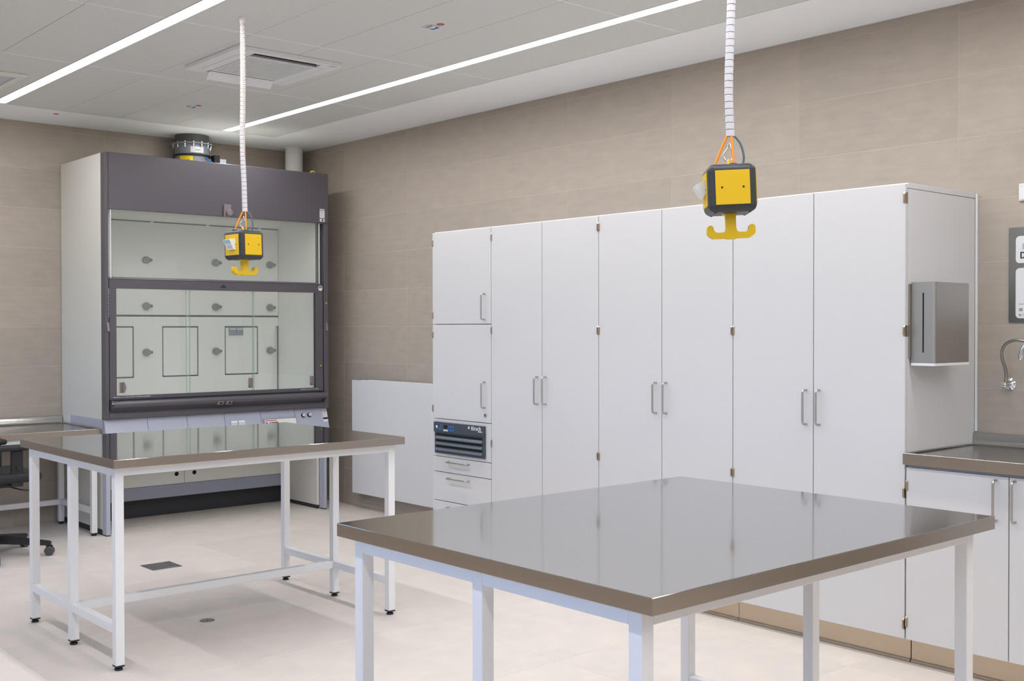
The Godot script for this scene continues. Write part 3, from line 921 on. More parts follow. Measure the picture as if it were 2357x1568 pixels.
# flat sheet with a rolled arris; the band below it is a mesh of its own
func tray_top(w: float, d: float, h: float) -> ArrayMesh:
	var st := start()
	var r := 0.0022
	var lv := []
	for k in 4:
		var a := PI / 2 * k / 3.0
		lv.append([r * (1 - sin(a)), -r * (1 - cos(a))])
	lv.reverse()  # from the flat top outwards
	var prof := [[r, 0.0], [r * 0.5, -r * 0.134], [r * 0.134, -r * 0.5], [0.0, -r]]
	var hw := w / 2
	var hd := d / 2
	face(st, [Vector3(-hw + r, 0, -hd + r), Vector3(hw - r, 0, -hd + r), Vector3(hw - r, 0, hd - r), Vector3(-hw + r, 0, hd - r)], Vector3.UP)
	for i in 3:
		var a: Array = prof[i]
		var b: Array = prof[i + 1]
		for e in 4:
			var p := func(q: Array, c: int) -> Vector3:
				var sx: float = [-1, 1, 1, -1][c]
				var sz: float = [-1, -1, 1, 1][c]
				return Vector3(sx * (hw - q[0]), q[1], sz * (hd - q[0]))
			var e2 := (e + 1) % 4
			face(st, [p.call(a, e), p.call(a, e2), p.call(b, e2), p.call(b, e)], Vector3([0, 1, 0, -1][e], 0.5, [-1, 0, 1, 0][e]))
	return st.commit()

func edge_band(w: float, d: float, h: float, r: float) -> ArrayMesh:
	var st := start()
	var hw := w / 2
	var hd := d / 2
	var y0 := -h
	var y1 := -r
	var c := [Vector2(-hw, -hd), Vector2(hw, -hd), Vector2(hw, hd), Vector2(-hw, hd)]
	for e in 4:
		var a: Vector2 = c[e]
		var b: Vector2 = c[(e + 1) % 4]
		face(st, [Vector3(a.x, y0, a.y), Vector3(b.x, y0, b.y), Vector3(b.x, y1, b.y), Vector3(a.x, y1, a.y)], Vector3(a.x + b.x, 0, a.y + b.y))
	face(st, [Vector3(-hw, y0, -hd), Vector3(hw, y0, -hd), Vector3(hw, y0, hd), Vector3(-hw, y0, hd)], Vector3.DOWN)
	return st.commit()

# =====================================================================  cabinets
func bow(length: float, reach: float, r: float) -> ArrayMesh:
	# bow handle standing off in -x, long direction y
	var h := length / 2 - r
	var c := 0.012
	var pts := [Vector3(0, h, 0), Vector3(-reach + c, h, 0)]
	for k in range(1, 6):
		var a := PI / 2 * k / 6.0
		pts.append(Vector3(-reach + c - sin(a) * c, h - c + cos(a) * c, 0))
	pts.append(Vector3(-reach, h - c, 0))
	pts.append(Vector3(-reach, -h + c, 0))
	for k in range(1, 6):
		var a := PI / 2 * k / 6.0
		pts.append(Vector3(-reach + c - cos(a) * c, -h + c - sin(a) * c, 0))
	pts.append(Vector3(-reach + c, -h, 0))
	pts.append(Vector3(0, -h, 0))
	return tube(pts, r, 10)

func hinge(parent: Node, y: float, z: float, s: float):
	# folded hinge plate lapping the door edge; s = +1 when the hinge side is towards +z
	var p := prism([Vector2(-0.012, -0.024), Vector2(0.009, -0.024), Vector2(0.009, 0.024), Vector2(-0.012, 0.024), Vector2(-0.017, 0.017), Vector2(-0.017, -0.017)], 0.009, 2)
	var h := part(parent, "hinge", p, M.hinge, Vector3(XD + 0.012, y, z))
	loc(h, "knuckle", cyl(0.0045, 0.03, 10), M.hinge, Vector3(-0.016, 0, 0))

func door(parent: Node, z0: float, z1: float, y0: float, y1: float, called := "door") -> MeshInstance3D:
	return bx(parent, called, XD, XD + 0.019, y0, y1, z0 + 0.002, z1 - 0.002, M.cabinet, 0.0015)

func carcass(t: Node, z0: float, z1: float, end_panel := false):
	# walls of the box, open to the doors
	var list := [[XD + 0.021, XR - 0.006, 0.105, 2.041, z0 + 0.0006, z0 + 0.019], [XD + 0.021, XR - 0.006, 0.105, 2.041, z1 - 0.019, z1 - 0.0006], [XD + 0.021, XR - 0.006, 0.105, 0.124, z0 + 0.019, z1 - 0.019], [XR - 0.016, XR - 0.006, 0.124, 2.041, z0 + 0.019, z1 - 0.019]]
	joined(t, "body", list, M.cabinet, 0.001)
	bx(t, "top_board", XD + 0.0205, XR - 0.006, 2.043, 2.066, z0 + 0.0004, z1 - 0.0004, M.cabinet, 0.0015)
	bx(t, "plinth", 4.482, 4.50, 0.002, 0.1045, z0 + 0.001, z1 - 0.001, M.steel_plinth, 0.0005)
	bx(t, "floor_strip", 4.474, 4.4815, 0.001, 0.014, z0 + 0.001, z1 - 0.001, M.steel_edge, 0.001)

func cabinets():
	var bowm := bow(0.168, 0.032, 0.0052)
	var zz := [-5.24, -4.3255, -3.4115, -2.4975]
	var labels := ["white two-door tall cabinet next to the cooling appliance column", "white two-door tall cabinet in the middle of the cabinet row", "white two-door tall cabinet at the row's end, carrying the steel towel dispenser"]
	for i in 3:
		var z0: float = zz[i]
		var z1: float = zz[i + 1]
		var zm := (z0 + z1) / 2
		var t := thing("tall_cabinet", labels[i], "cabinet", Vector3(4.74, 0, zm), "tall two-door cabinets")
		carcass(t, z0, z1)
		var dl := door(t, z0, zm, 0.110, 2.060)
		var dr := door(t, zm, z1, 0.110, 2.060)
		part(dl, "handle", bowm, M.handle, Vector3(XD, 1.080, zm - 0.036))
		part(dr, "handle", bowm, M.handle, Vector3(XD, 1.082, zm + 0.034))
		for y in [0.174, 0.738, 1.431, 2.000]:
			hinge(dl, y, z0 + 0.0055, -1)
			hinge(dr, y, z1 - 0.0055, 1)
	# appliance column
	var a0 := -5.83
	var a1 := -5.2405
	var t := thing("appliance_cabinet", "white tall cabinet column with cooling appliance grille and drawers, farthest of the row", "cabinet", Vector3(4.74, 0, (a0 + a1) / 2))
	carcass(t, a0, a1)
	var d1 := door(t, a0, a1, 1.470, 2.060)
	var d2 := door(t, a0, a1, 0.861, 1.466)
	part(d1, "handle", bowm, M.handle, Vector3(XD, 1.576, a1 - 0.057))
	part(d2, "handle", bowm, M.handle, Vector3(XD, 1.033, a1 - 0.057))
	part(d2, "lock", cyl(0.011, 0.007, 18, 0.001), M.handle, Vector3(XD - 0.003, 0.908, a1 - 0.052), Vector3(0, 0, 90))
	for y in [1.530, 1.996]:
		hinge(d1, y, a0 + 0.0055, -1)
	for y in [0.922, 1.403]:
		hinge(d2, y, a0 + 0.0055, -1)
	var fp := door(t, a0, a1, 0.619, 0.857, "appliance_front")
	appliance(fp)
	var bowz := tube([Vector3(0, 0, -0.1), Vector3(-0.022, 0, -0.1), Vector3(-0.03, 0, -0.097), Vector3(-0.032, 0, -0.09), Vector3(-0.032, 0, 0.09), Vector3(-0.03, 0, 0.097), Vector3(-0.022, 0, 0.1), Vector3(0, 0, 0.1)], 0.0052, 10)
	for e in [[0.519, 0.615, 0.588], [0.333, 0.515, 0.484], [0.110, 0.329, 0.298]]:
		var dr := door(t, a0, a1, e[0], e[1], "drawer")
		part(dr, "handle", bowz, M.handle, Vector3(XD, e[2], -5.553))
	# cover strip where the end cabinet meets the wall
	var c := thing("cover_strip", "narrow white cover strip between end cabinet and tiled wall", "strip", Vector3(5.052, 0.96, -2.4965))
	loc(c, "strip", box(Vector3(0.014, 1.10, 0.008), 0.0015), M.white, Vector3(0, 0.553, 0.0045))
	# towel dispenser on the cabinet's side
	dispenser()

func appliance(fp: Node):
	var x := XD
	var g := bx(fp, "control_housing", x - 0.014, x - 0.0005, 0.639, 0.840, -5.792, -5.290, M.fridge, 0.002)
	bx(g, "control_strip", x - 0.018, x - 0.0145, 0.776, 0.8395, -5.796, -5.291, M.fridge, 0.001)
	for y in [0.6655, 0.7025, 0.7395]:
		# louvre: dark slot above a sloping blade
		bx(g, "slot", x - 0.0148, x - 0.0142, y + 0.006, y + 0.028, -5.775, -5.307, M.void, 0.0)
		part(g, "louvre", prism([Vector2(x - 0.0145, y - 0.009), Vector2(x - 0.024, y - 0.009), Vector2(x - 0.026, y - 0.002), Vector2(x - 0.0145, y + 0.011)], 0.47, 2), M.fridge_light, Vector3(0, 0, -5.541))
	bx(g, "display_frame", x - 0.0192, x - 0.0182, 0.784, 0.8265, -5.692, -5.646, M.fridge_light, 0.0)
	bx(g, "display", x - 0.0198, x - 0.0193, 0.800, 0.8245, -5.689, -5.649, M.void, 0.0)
	bx(g, "display_label", x - 0.0198, x - 0.0193, 0.7855, 0.794, -5.692, -5.646, M.white, 0.0)
	for z in [-5.736, -5.716]:
		bx(g, "button", x - 0.0196, x - 0.0182, 0.792, 0.806, z - 0.006, z + 0.006, M.blue_print, 0.001)
	bx(g, "button", x - 0.0196, x - 0.0182, 0.811, 0.826, -5.722, -5.708, M.blue_print, 0.001)
	for z in [-5.634, -5.613, -5.592]:
		for y in [0.7935, 0.8145]:
			bx(g, "button", x - 0.0196, x - 0.0182, y - 0.006, y + 0.0075, z - 0.007, z + 0.006, M.blue_print, 0.001)
	part(g, "switch", lathe([Vector2(0.0, 0), Vector2(0.008, 0), Vector2(0.009, 0.002), Vector2(0.006, 0.004), Vector2(0, 0.004)], 16), M.white, Vector3(x - 0.0182, 0.8085, -5.762), Vector3(0, 0, 90))
	part(g, "lettering", word("Kirsch", 0.0235, M.white, true, true), M.white, Vector3(x - 0.0185, 0.820, -5.365), Vector3(0, -90, 0))
	for k in 2:
		part(g, "mark", prism([Vector2(-0.002, -0.008), Vector2(0.004, -0.008), Vector2(0.008, 0.008), Vector2(0.002, 0.008)], 0.0006), M.white, Vector3(x - 0.0185, 0.8225, -5.442 + 0.009 * k), Vector3(0, -90, 0))
	bx(g, "subline", x - 0.0189, x - 0.0182, 0.8005, 0.8055, -5.345, -5.305, M.white, 0.0)

func dispenser():
	var zp := -2.4978
	var t := thing("towel_dispenser", "brushed steel paper towel dispenser on the side of the end cabinet", "dispenser", Vector3(4.612, 1.28, zp))
	bx(t, "back_plate", 4.452, 4.78, 1.315, 1.632, zp + 0.0005, zp + 0.008, M.steel_edge, 0.001)
	part(t, "cover", prism([Vector2(4.463, zp + 0.0085), Vector2(4.463, -2.392), Vector2(4.4645, -2.386), Vector2(4.469, -2.3825), Vector2(4.475, -2.381), Vector2(4.757, -2.381), Vector2(4.761, -2.383), Vector2(4.762, -2.387), Vector2(4.762, zp + 0.0085)], 0.345, 1, 40.0), M.steel_matt, Vector3(0, 1.4665, 0))
	bx(t, "level_slot", 4.4622, 4.4632, 1.339, 1.593, -2.4375, -2.4315, M.void, 0.0)
	part(t, "bottom_tray", prism([Vector2(4.462, zp + 0.0085), Vector2(4.462, -2.384), Vector2(4.47, -2.3795), Vector2(4.760, -2.3795), Vector2(4.764, -2.384), Vector2(4.764, zp + 0.0085)], 0.011, 1), M.white, Vector3(0, 1.2882, 0))

func counter():
	# base units under the steel worktop
	var bowm := bow(0.172, 0.032, 0.0052)
	var labels := ["white base cabinet under the sink worktop, beside the tall cabinets", "white base cabinet under the sink worktop, outside the right edge"]
	var z := -2.4965
	for i in 2:
		var z0 := z + 0.9 * i
		var z1 := z0 + 0.9
		var zm := z0 + 0.447
		var t := thing("base_cabinet", labels[i], "cabinet", Vector3(4.74, 0, (z0 + z1) / 2), "base cabinets under the worktop")
		joined(t, "body", [[XD + 0.021, XR - 0.006, 0.105, 0.855, z0 + 0.0006, z0 + 0.019], [XD + 0.021, XR - 0.006, 0.105, 0.855, z1 - 0.019, z1 - 0.0006], [XD + 0.021, XR - 0.006, 0.105, 0.124, z0 + 0.019, z1 - 0.019], [XD + 0.021, XR - 0.006, 0.836, 0.855, z0 + 0.019, z1 - 0.019]], M.cabinet, 0.001)
		bx(t, "plinth", 4.482, 4.50, 0.002, 0.1045, z0 + 0.002, z1 - 0.001, M.steel_plinth, 0.0005)
		bx(t, "floor_strip", 4.474, 4.4815, 0.001, 0.014, z0 + 0.002, z1 - 0.001, M.steel_edge, 0.001)
		var dl := door(t, z0 + 0.002, zm, 0.110, 0.848)
		var dr := door(t, zm, z1, 0.110, 0.848)
		part(dl, "handle", bowm, M.handle, Vector3(XD, 0.751, zm - 0.050))
		part(dr, "handle", bowm, M.handle, Vector3(XD, 0.753, zm + 0.026))
		for y in [0.185, 0.77]:
			hinge(dl, y, z0 + 0.0075, -1)
	var w := thing("sink_worktop", "brushed steel worktop with raised back edge at the right", "worktop", Vector3(4.74, 0.86, -1.6))
	var top := prism([Vector2(4.408, 0.8615), Vector2(5.052, 0.8615), Vector2(5.052, 0.957), Vector2(5.048, 0.960), Vector2(5.038, 0.960), Vector2(5.034, 0.956), Vector2(5.033, 0.925), Vector2(5.028, 0.912), Vector2(5.018, 0.905), Vector2(5.0, 0.903), Vector2(4.43, 0.903), Vector2(4.424, 0.911), Vector2(4.412, 0.9115), Vector2(4.408, 0.908)], 1.79, 2, 50.0)
	part(w, "worktop", top, M.steel_work, Vector3(0, 0, -1.6005))
	bx(w, "end_edge", 4.412, 5.034, 0.9035, 0.9115, -2.4962, -2.484, M.steel, 0.002)
	bx(w, "front_band", 4.4065, 4.4078, 0.8625, 0.907, -2.4955, -0.706, M.steel_edge, 0.0)

# =====================================================================  left bench and chair
func bench():
	var t := thing("side_bench", "steel-topped white side bench left of the fume hood", "bench", Vector3(2.3, 0, -8.15))
	var prof := [Vector2(-7.76, 0.706), Vector2(-7.757, 0.709), Vector2(-7.757, 0.744), Vector2(-7.761, 0.748), Vector2(-7.769, 0.748), Vector2(-7.775, 0.741), Vector2(-8.47, 0.741), Vector2(-8.492, 0.744), Vector2(-8.504, 0.752), Vector2(-8.508, 0.765), Vector2(-8.508, 0.792), Vector2(-8.512, 0.796), Vector2(-8.530, 0.796), Vector2(-8.534, 0.792), Vector2(-8.534, 0.706)]
	part(t, "worktop", prism(prof, 1.60, 0, 50.0), M.steel_work, Vector3(2.20, 0, 0))
	bx(t, "end_edge", 2.988, 3.0005, 0.742, 0.7495, -8.506, -7.757, M.steel_plain, 0.002)
	bx(t, "front_band", 1.402, 2.987, 0.708, 0.745, -7.7565, -7.7555, M.steel_edge, 0.0)
	bx(t, "end_cap", 2.988, 3.0010, 0.704, 0.7415, -7.79, -7.7555, M.steel_plain, 0.002)
	for x in [1.46, 2.962]:
		for z in [-7.795, -8.435]:
			var l := bx(t, "leg", x - 0.019, x + 0.019, 0.02, 0.705, z - 0.019, z + 0.019, M.table_white, 0.0015)
			part(l, "foot_cap", box(Vector3(0.039, 0.006, 0.039), 0.001), M.black, Vector3(x, 0.0165, z))
			part(l, "levelling_foot", cyl(0.016, 0.013, 16), M.rubber, Vector3(x, 0.0068, z))
		bx(t, "end_stretcher", x - 0.0175, x + 0.0175, 0.151, 0.189, -8.4155, -7.8145, M.table_white, 0.0015)
	bx(t, "back_stretcher", 1.4795, 2.9425, 0.145, 0.183, -8.4535, -8.4185, M.table_white, 0.0015)
	bx(t, "front_rail", 1.4795, 2.9425, 0.667, 0.705, -7.8135, -7.7775, M.table_white, 0.0015)

func chair():
	var t := thing("office_chair", "black swivel office chair at the left edge beside the side bench", "chair", Vector3(2.21, 0, -7.49))
	# it faces +x
	loc(t, "seat", rbox(Vector3(0.46, 0.065, 0.47), 0.03, 4), M.chair_black, Vector3(0, 0.515, 0))
	loc(t, "seat_pan", box(Vector3(0.30, 0.03, 0.30), 0.01), M.chair_plastic, Vector3(-0.02, 0.466, 0))
	loc(t, "backrest", rbox(Vector3(0.06, 0.50, 0.43), 0.028, 4), M.chair_black, Vector3(-0.26, 0.86, 0), Vector3(0, 0, 8))
	loc(t, "back_bar", tube([Vector3(-0.14, 0.455, 0), Vector3(-0.24, 0.458, 0), Vector3(-0.285, 0.50, 0), Vector3(-0.295, 0.62, 0), Vector3(-0.285, 0.80, 0)], 0.016, 10), M.chair_plastic)
	for s in [-1, 1]:
		var a := loc(t, "armrest", rbox(Vector3(0.25, 0.035, 0.085), 0.016, 3), M.chair_black, Vector3(0.02, 0.705, s * 0.222))
		loc(a, "arm_post", box(Vector3(0.072, 0.225, 0.022), 0.006), M.chair_plastic, Vector3(0.058, -0.1315, -s * 0.012))
		loc(a, "arm_knob", cyl(0.013, 0.014, 18, 0.002), M.chair_plastic, Vector3(0.062, -0.13, s * 0.006), Vector3(90, 0, 0))
		loc(a, "arm_bracket", box(Vector3(0.05, 0.014, 0.12), 0.004), M.chair_plastic, Vector3(0.058, -0.237, -s * 0.06))
	loc(t, "height_lever", tube(smooth_path([Vector3(0.05, 0.455, 0.1), Vector3(0.1, 0.44, 0.2), Vector3(0.14, 0.436, 0.24), Vector3(0.16, 0.446, 0.26)]), 0.0045, 8), M.chair_plastic)
	loc(t, "gas_column", lathe([Vector2(0, 0.08), Vector2(0.03, 0.08), Vector2(0.03, 0.30), Vector2(0.025, 0.305), Vector2(0.025, 0.45), Vector2(0, 0.45)], 20), M.chair_plastic)
	for k in 5:
		var ang := deg_to_rad(40.0 + 72.0 * k)
		var d := Vector3(cos(ang), 0, -sin(ang))
		var leg := loc(t, "base_leg", prism([Vector2(0, 0.085), Vector2(0, 0.135), Vector2(0.05, 0.135), Vector2(0.33, 0.092), Vector2(0.345, 0.085), Vector2(0.345, 0.068), Vector2(0.32, 0.066)], 0.036, 2), M.chair_plastic, Vector3.ZERO, Vector3(0, rad_to_deg(ang), 0))
		var cs := loc(leg, "caster", cyl(0.029, 0.018, 20, 0.004), M.caster, Vector3(0.335, 0.03, 0.013), Vector3(90, 0, 0))
		loc(leg, "caster", cyl(0.029, 0.018, 20, 0.004), M.caster, Vector3(0.335, 0.03, -0.013), Vector3(90, 0, 0))
		loc(leg, "caster_hood", box(Vector3(0.04, 0.026, 0.012), 0.003), M.chair_plastic, Vector3(0.335, 0.054, 0))

func boards():
	var t := thing("board_stack", "stack of white boards mounted low on the wall between hood and cabinets", "board", Vector3(5.0, 0, -7.0))
	bx(t, "board", 4.972, 4.990, 0.127, 1.028, -7.61, -6.25, M.board, 0.0015)
	bx(t, "board", 4.9915, 5.0095, 0.130, 1.031, -7.505, -6.25, M.board, 0.0015)
	bx(t, "board", 5.011, 5.029, 0.133, 1.034, -7.435, -6.25, M.board, 0.0015)
	for z in [-7.2, -6.5]:
		joined(t, "wall_bracket", [[5.0295, 5.0585, 0.5, 0.9, z - 0.02, z + 0.02], [4.972, 5.0585, 0.118, 0.1265, z - 0.02, z + 0.02]], M.steel_plain, 0.001)

# =====================================================================  hanging power cubes
func power_cubes():
	cube("black and yellow suspended power cube hanging over the far table", Vector3(2.6385, 1.851, -4.99), -2.0, 39.0, [0.0, -0.001, -0.004, 0.002, 0.006], 1.5, true)
	cube("black and yellow suspended power cube hanging over the foreground table", Vector3(2.697, 1.857, -2.09), -8.0, 8.0, [0.022, 0.012, 0.003, -0.002, 0.003], 2.2, false)

func cube(label: String, c: Vector3, _unused: float, turn: float, sway: Array, roll: float, terminal: bool):
	# turn: how far the main face is turned to the viewer's right, in degrees
	var t := thing("power_cube", label, "power outlet", c, "suspended power cubes")
	var to_cam := Vector3(-c.x, 0, -c.z).normalized()
	var az := rad_to_deg(atan2(to_cam.x, to_cam.z)) + turn
	var right := Vector3(to_cam.z, 0, -to_cam.x)     # viewer's right
	var a := 0.07
	var sw := Basis(to_cam, deg_to_rad(roll))
	var base := sw * Basis(Vector3.UP, deg_to_rad(az))
	var body := loc(t, "housing", rbox(Vector3(0.142, 0.142, 0.142), 0.021, 4), M.cube_black)
	body.basis = base
	for k in 4:
		var f := Basis(Vector3.UP, PI / 2 * k)
		var p := loc(body, "face_plate", box(Vector3(0.1, 0.1, 0.003), 0.0008), M.yellow, f * Vector3(0, 0, 0.0717), Vector3(0, 90.0 * k, 0))
		for s in [-1, 1]:
			loc(p, "screw", cyl(0.0032, 0.001, 12), M.black, Vector3(s * 0.031, 0, 0.0017), Vector3(90, 0, 0))
	for sx in [-1, 1]:
		for sz in [-1, 1]:
			loc(body, "housing_bolt", cyl(0.004, 0.003, 10), M.void, Vector3(sx * 0.05, -0.0705, sz * 0.05))
	# hook
	var half := [Vector2(0.025, 0.0), Vector2(0.0165, -0.004), Vector2(0.0145, -0.011), Vector2(0.0145, -0.045), Vector2(0.017, -0.052), Vector2(0.023, -0.0555), Vector2(0.041, -0.056), Vector2(0.048, -0.053), Vector2(0.0515, -0.047), Vector2(0.0525, -0.040), Vector2(0.0555, -0.0355), Vector2(0.0615, -0.0335), Vector2(0.0675, -0.036), Vector2(0.071, -0.042), Vector2(0.071, -0.058), Vector2(0.069, -0.062), Vector2(0.063, -0.068), Vector2(0.055, -0.073), Vector2(0.016, -0.0735), Vector2(0.0145, -0.0755)]
	var poly := half.duplicate()
	for i in range(half.size() - 1, -1, -1):
		poly.append(Vector2(-half[i].x, half[i].y))
	loc(body, "hook", prism(poly, 0.026, 2, 40.0), M.yellow, Vector3(0, -0.0705, 0))
	# outlet on the face turned to the viewer's left
	var lf := Basis(Vector3.UP, -PI / 2)
	var n := lf * Vector3(0, 0, 1)
	if terminal:
		var o := loc(body, "terminal", prism([Vector2(0, 0.027), Vector2(0.035, 0.022), Vector2(0.012, -0.026), Vector2(0, -0.026)], 0.05, 0, 1.0), M.off_white, n * 0.0735 + Vector3(0, 0.002, 0.004), Vector3(0, -90, 0))
		loc(o, "display", box(Vector3(0.042, 0.017, 0.001), 0.0), M.screen_blue, Vector3(0, 0.0105, 0.0302), Vector3(25.6, 0, 0))
		loc(o, "keypad", box(Vector3(0.034, 0.016, 0.0008), 0.0), M.socket_light, Vector3(0, -0.0125, 0.0189), Vector3(25.6, 0, 0))
	else:
		loc(body, "hinged_lid", prism([Vector2(0, 0.030), Vector2(0.030, 0.016), Vector2(0.031, 0.012), Vector2(0.012, -0.022), Vector2(0.008, -0.022), Vector2(0, -0.010)], 0.06, 0, 1.0), M.flap_clear, n * 0.0735, Vector3(0, -90, 0))
	# eye and carabiner
	var eye := []
	for i in 14:
		var th := PI * i / 13.0
		eye.append(Vector3(cos(th) * 0.011, sin(th) * 0.017, 0))
	loc(t, "lifting_eye", tube(eye, 0.004, 8), M.yellow, Vector3(-0.004, 0.071, 0) , Vector3(0, az - turn + 90, 0))
	loc(t, "eye_plate", cyl(0.022, 0.003, 20, 0.001), M.yellow, Vector3(0, 0.0722, 0))
	var cb := []
	for q in [[0.0, 0.0], [-0.011, 0.006], [-0.017, 0.018], [-0.013, 0.030], [-0.004, 0.042], [0.0, 0.058], [0.004, 0.042], [0.008, 0.030], [0.010, 0.016], [0.007, 0.005]]:
		cb.append(right * q[0] + Vector3(0, q[1] + 0.083, 0))
	loc(t, "carabiner", tube(smooth_path(cb, 4), 0.0026, 8), M.chrome)
	# cables from the sleeve down to the housing
	var ys := 2.016 - c.y
	var off: Vector3 = right * sway[4]
	var ends := [[-0.043, 0.01, "orange"], [0.012, 0.03, "orange"], [0.036, -0.02, "cable_grey"]]
	for e in ends:
		var p0: Vector3 = off + right * (e[0] * 0.12) + to_cam * (e[1] * 0.2) + Vector3(0, ys + 0.01, 0)
		var p3: Vector3 = right * e[0] + to_cam * e[1] + Vector3(0, 0.0695 + e[0] * 0.03, 0)
		var bow_out: float = 0.35 if e[2] == "orange" else 0.75
		var p1: Vector3 = p0.lerp(p3, 0.3) + right * (e[0] * (bow_out - 0.3))
		var p2: Vector3 = p0.lerp(p3, 0.72) + right * (e[0] * (bow_out - 0.3) * 0.9)
		var cbl := loc(t, "cable", tube(smooth_path([p0, p1, p2, p3], 6), 0.0036, 8), M[e[2]])
		loc(cbl, "cable_gland", cyl(0.012, 0.005, 16, 0.001), M.black, Vector3(p3.x, 0.0725, p3.z))
	# sleeve of white links around the cable bundle, up to the ceiling
	var top := YC - c.y
	var hs := [top, 2.427 - c.y + 0.2, 2.34 - c.y, 2.16 - c.y, ys]
	var ctrl := []
	for i in 5:
		ctrl.append(right * float(sway[i]) + Vector3(0, hs[i], 0))
	var path := smooth_path(ctrl, 10)
	loc(t, "cable_core", tube(path, 0.0095, 10), M.orange)
	var link := lathe([Vector2(0.0108, -0.0095), Vector2(0.0122, -0.0095), Vector2(0.0128, -0.0085), Vector2(0.0128, 0.0085), Vector2(0.0122, 0.0095), Vector2(0.0108, 0.0095)], 18)
	var count := int((top - ys - 0.012) / 0.0206)
	for i in count:
		var y := ys + 0.0095 + 0.0206 * i
		var p := Vector3.ZERO
		for k in path.size() - 1:
			if path[k].y >= y and path[k + 1].y <= y:
				var f: float = (path[k].y - y) / maxf(path[k].y - path[k + 1].y, 1e-6)
				p = path[k].lerp(path[k + 1], f)
		var l := loc(t, "sleeve_link", link, M.sleeve, Vector3(p.x, y, p.z))
		if terminal and i > count - 33:
			var ang := deg_to_rad(-30.0 + 1.9 * (i - (count - 33)))
			var dir := (to_cam * cos(ang * -1.0 + 0.2) + right * sin(-ang + 0.2)).normalized()
			var rot := Vector3(90, rad_to_deg(atan2(dir.x, dir.z)), 0)
			loc(l, "link_hole", cyl(0.0031, 0.0008, 10), M.orange, dir * 0.01285, rot)
	loc(t, "ceiling_cap", lathe([Vector2(0, top - 0.030), Vector2(0.0145, top - 0.030), Vector2(0.018, top - 0.002), Vector2(0.018, top - 0.0006), Vector2(0, top - 0.0006)], 20), M.white, right * float(sway[0]))

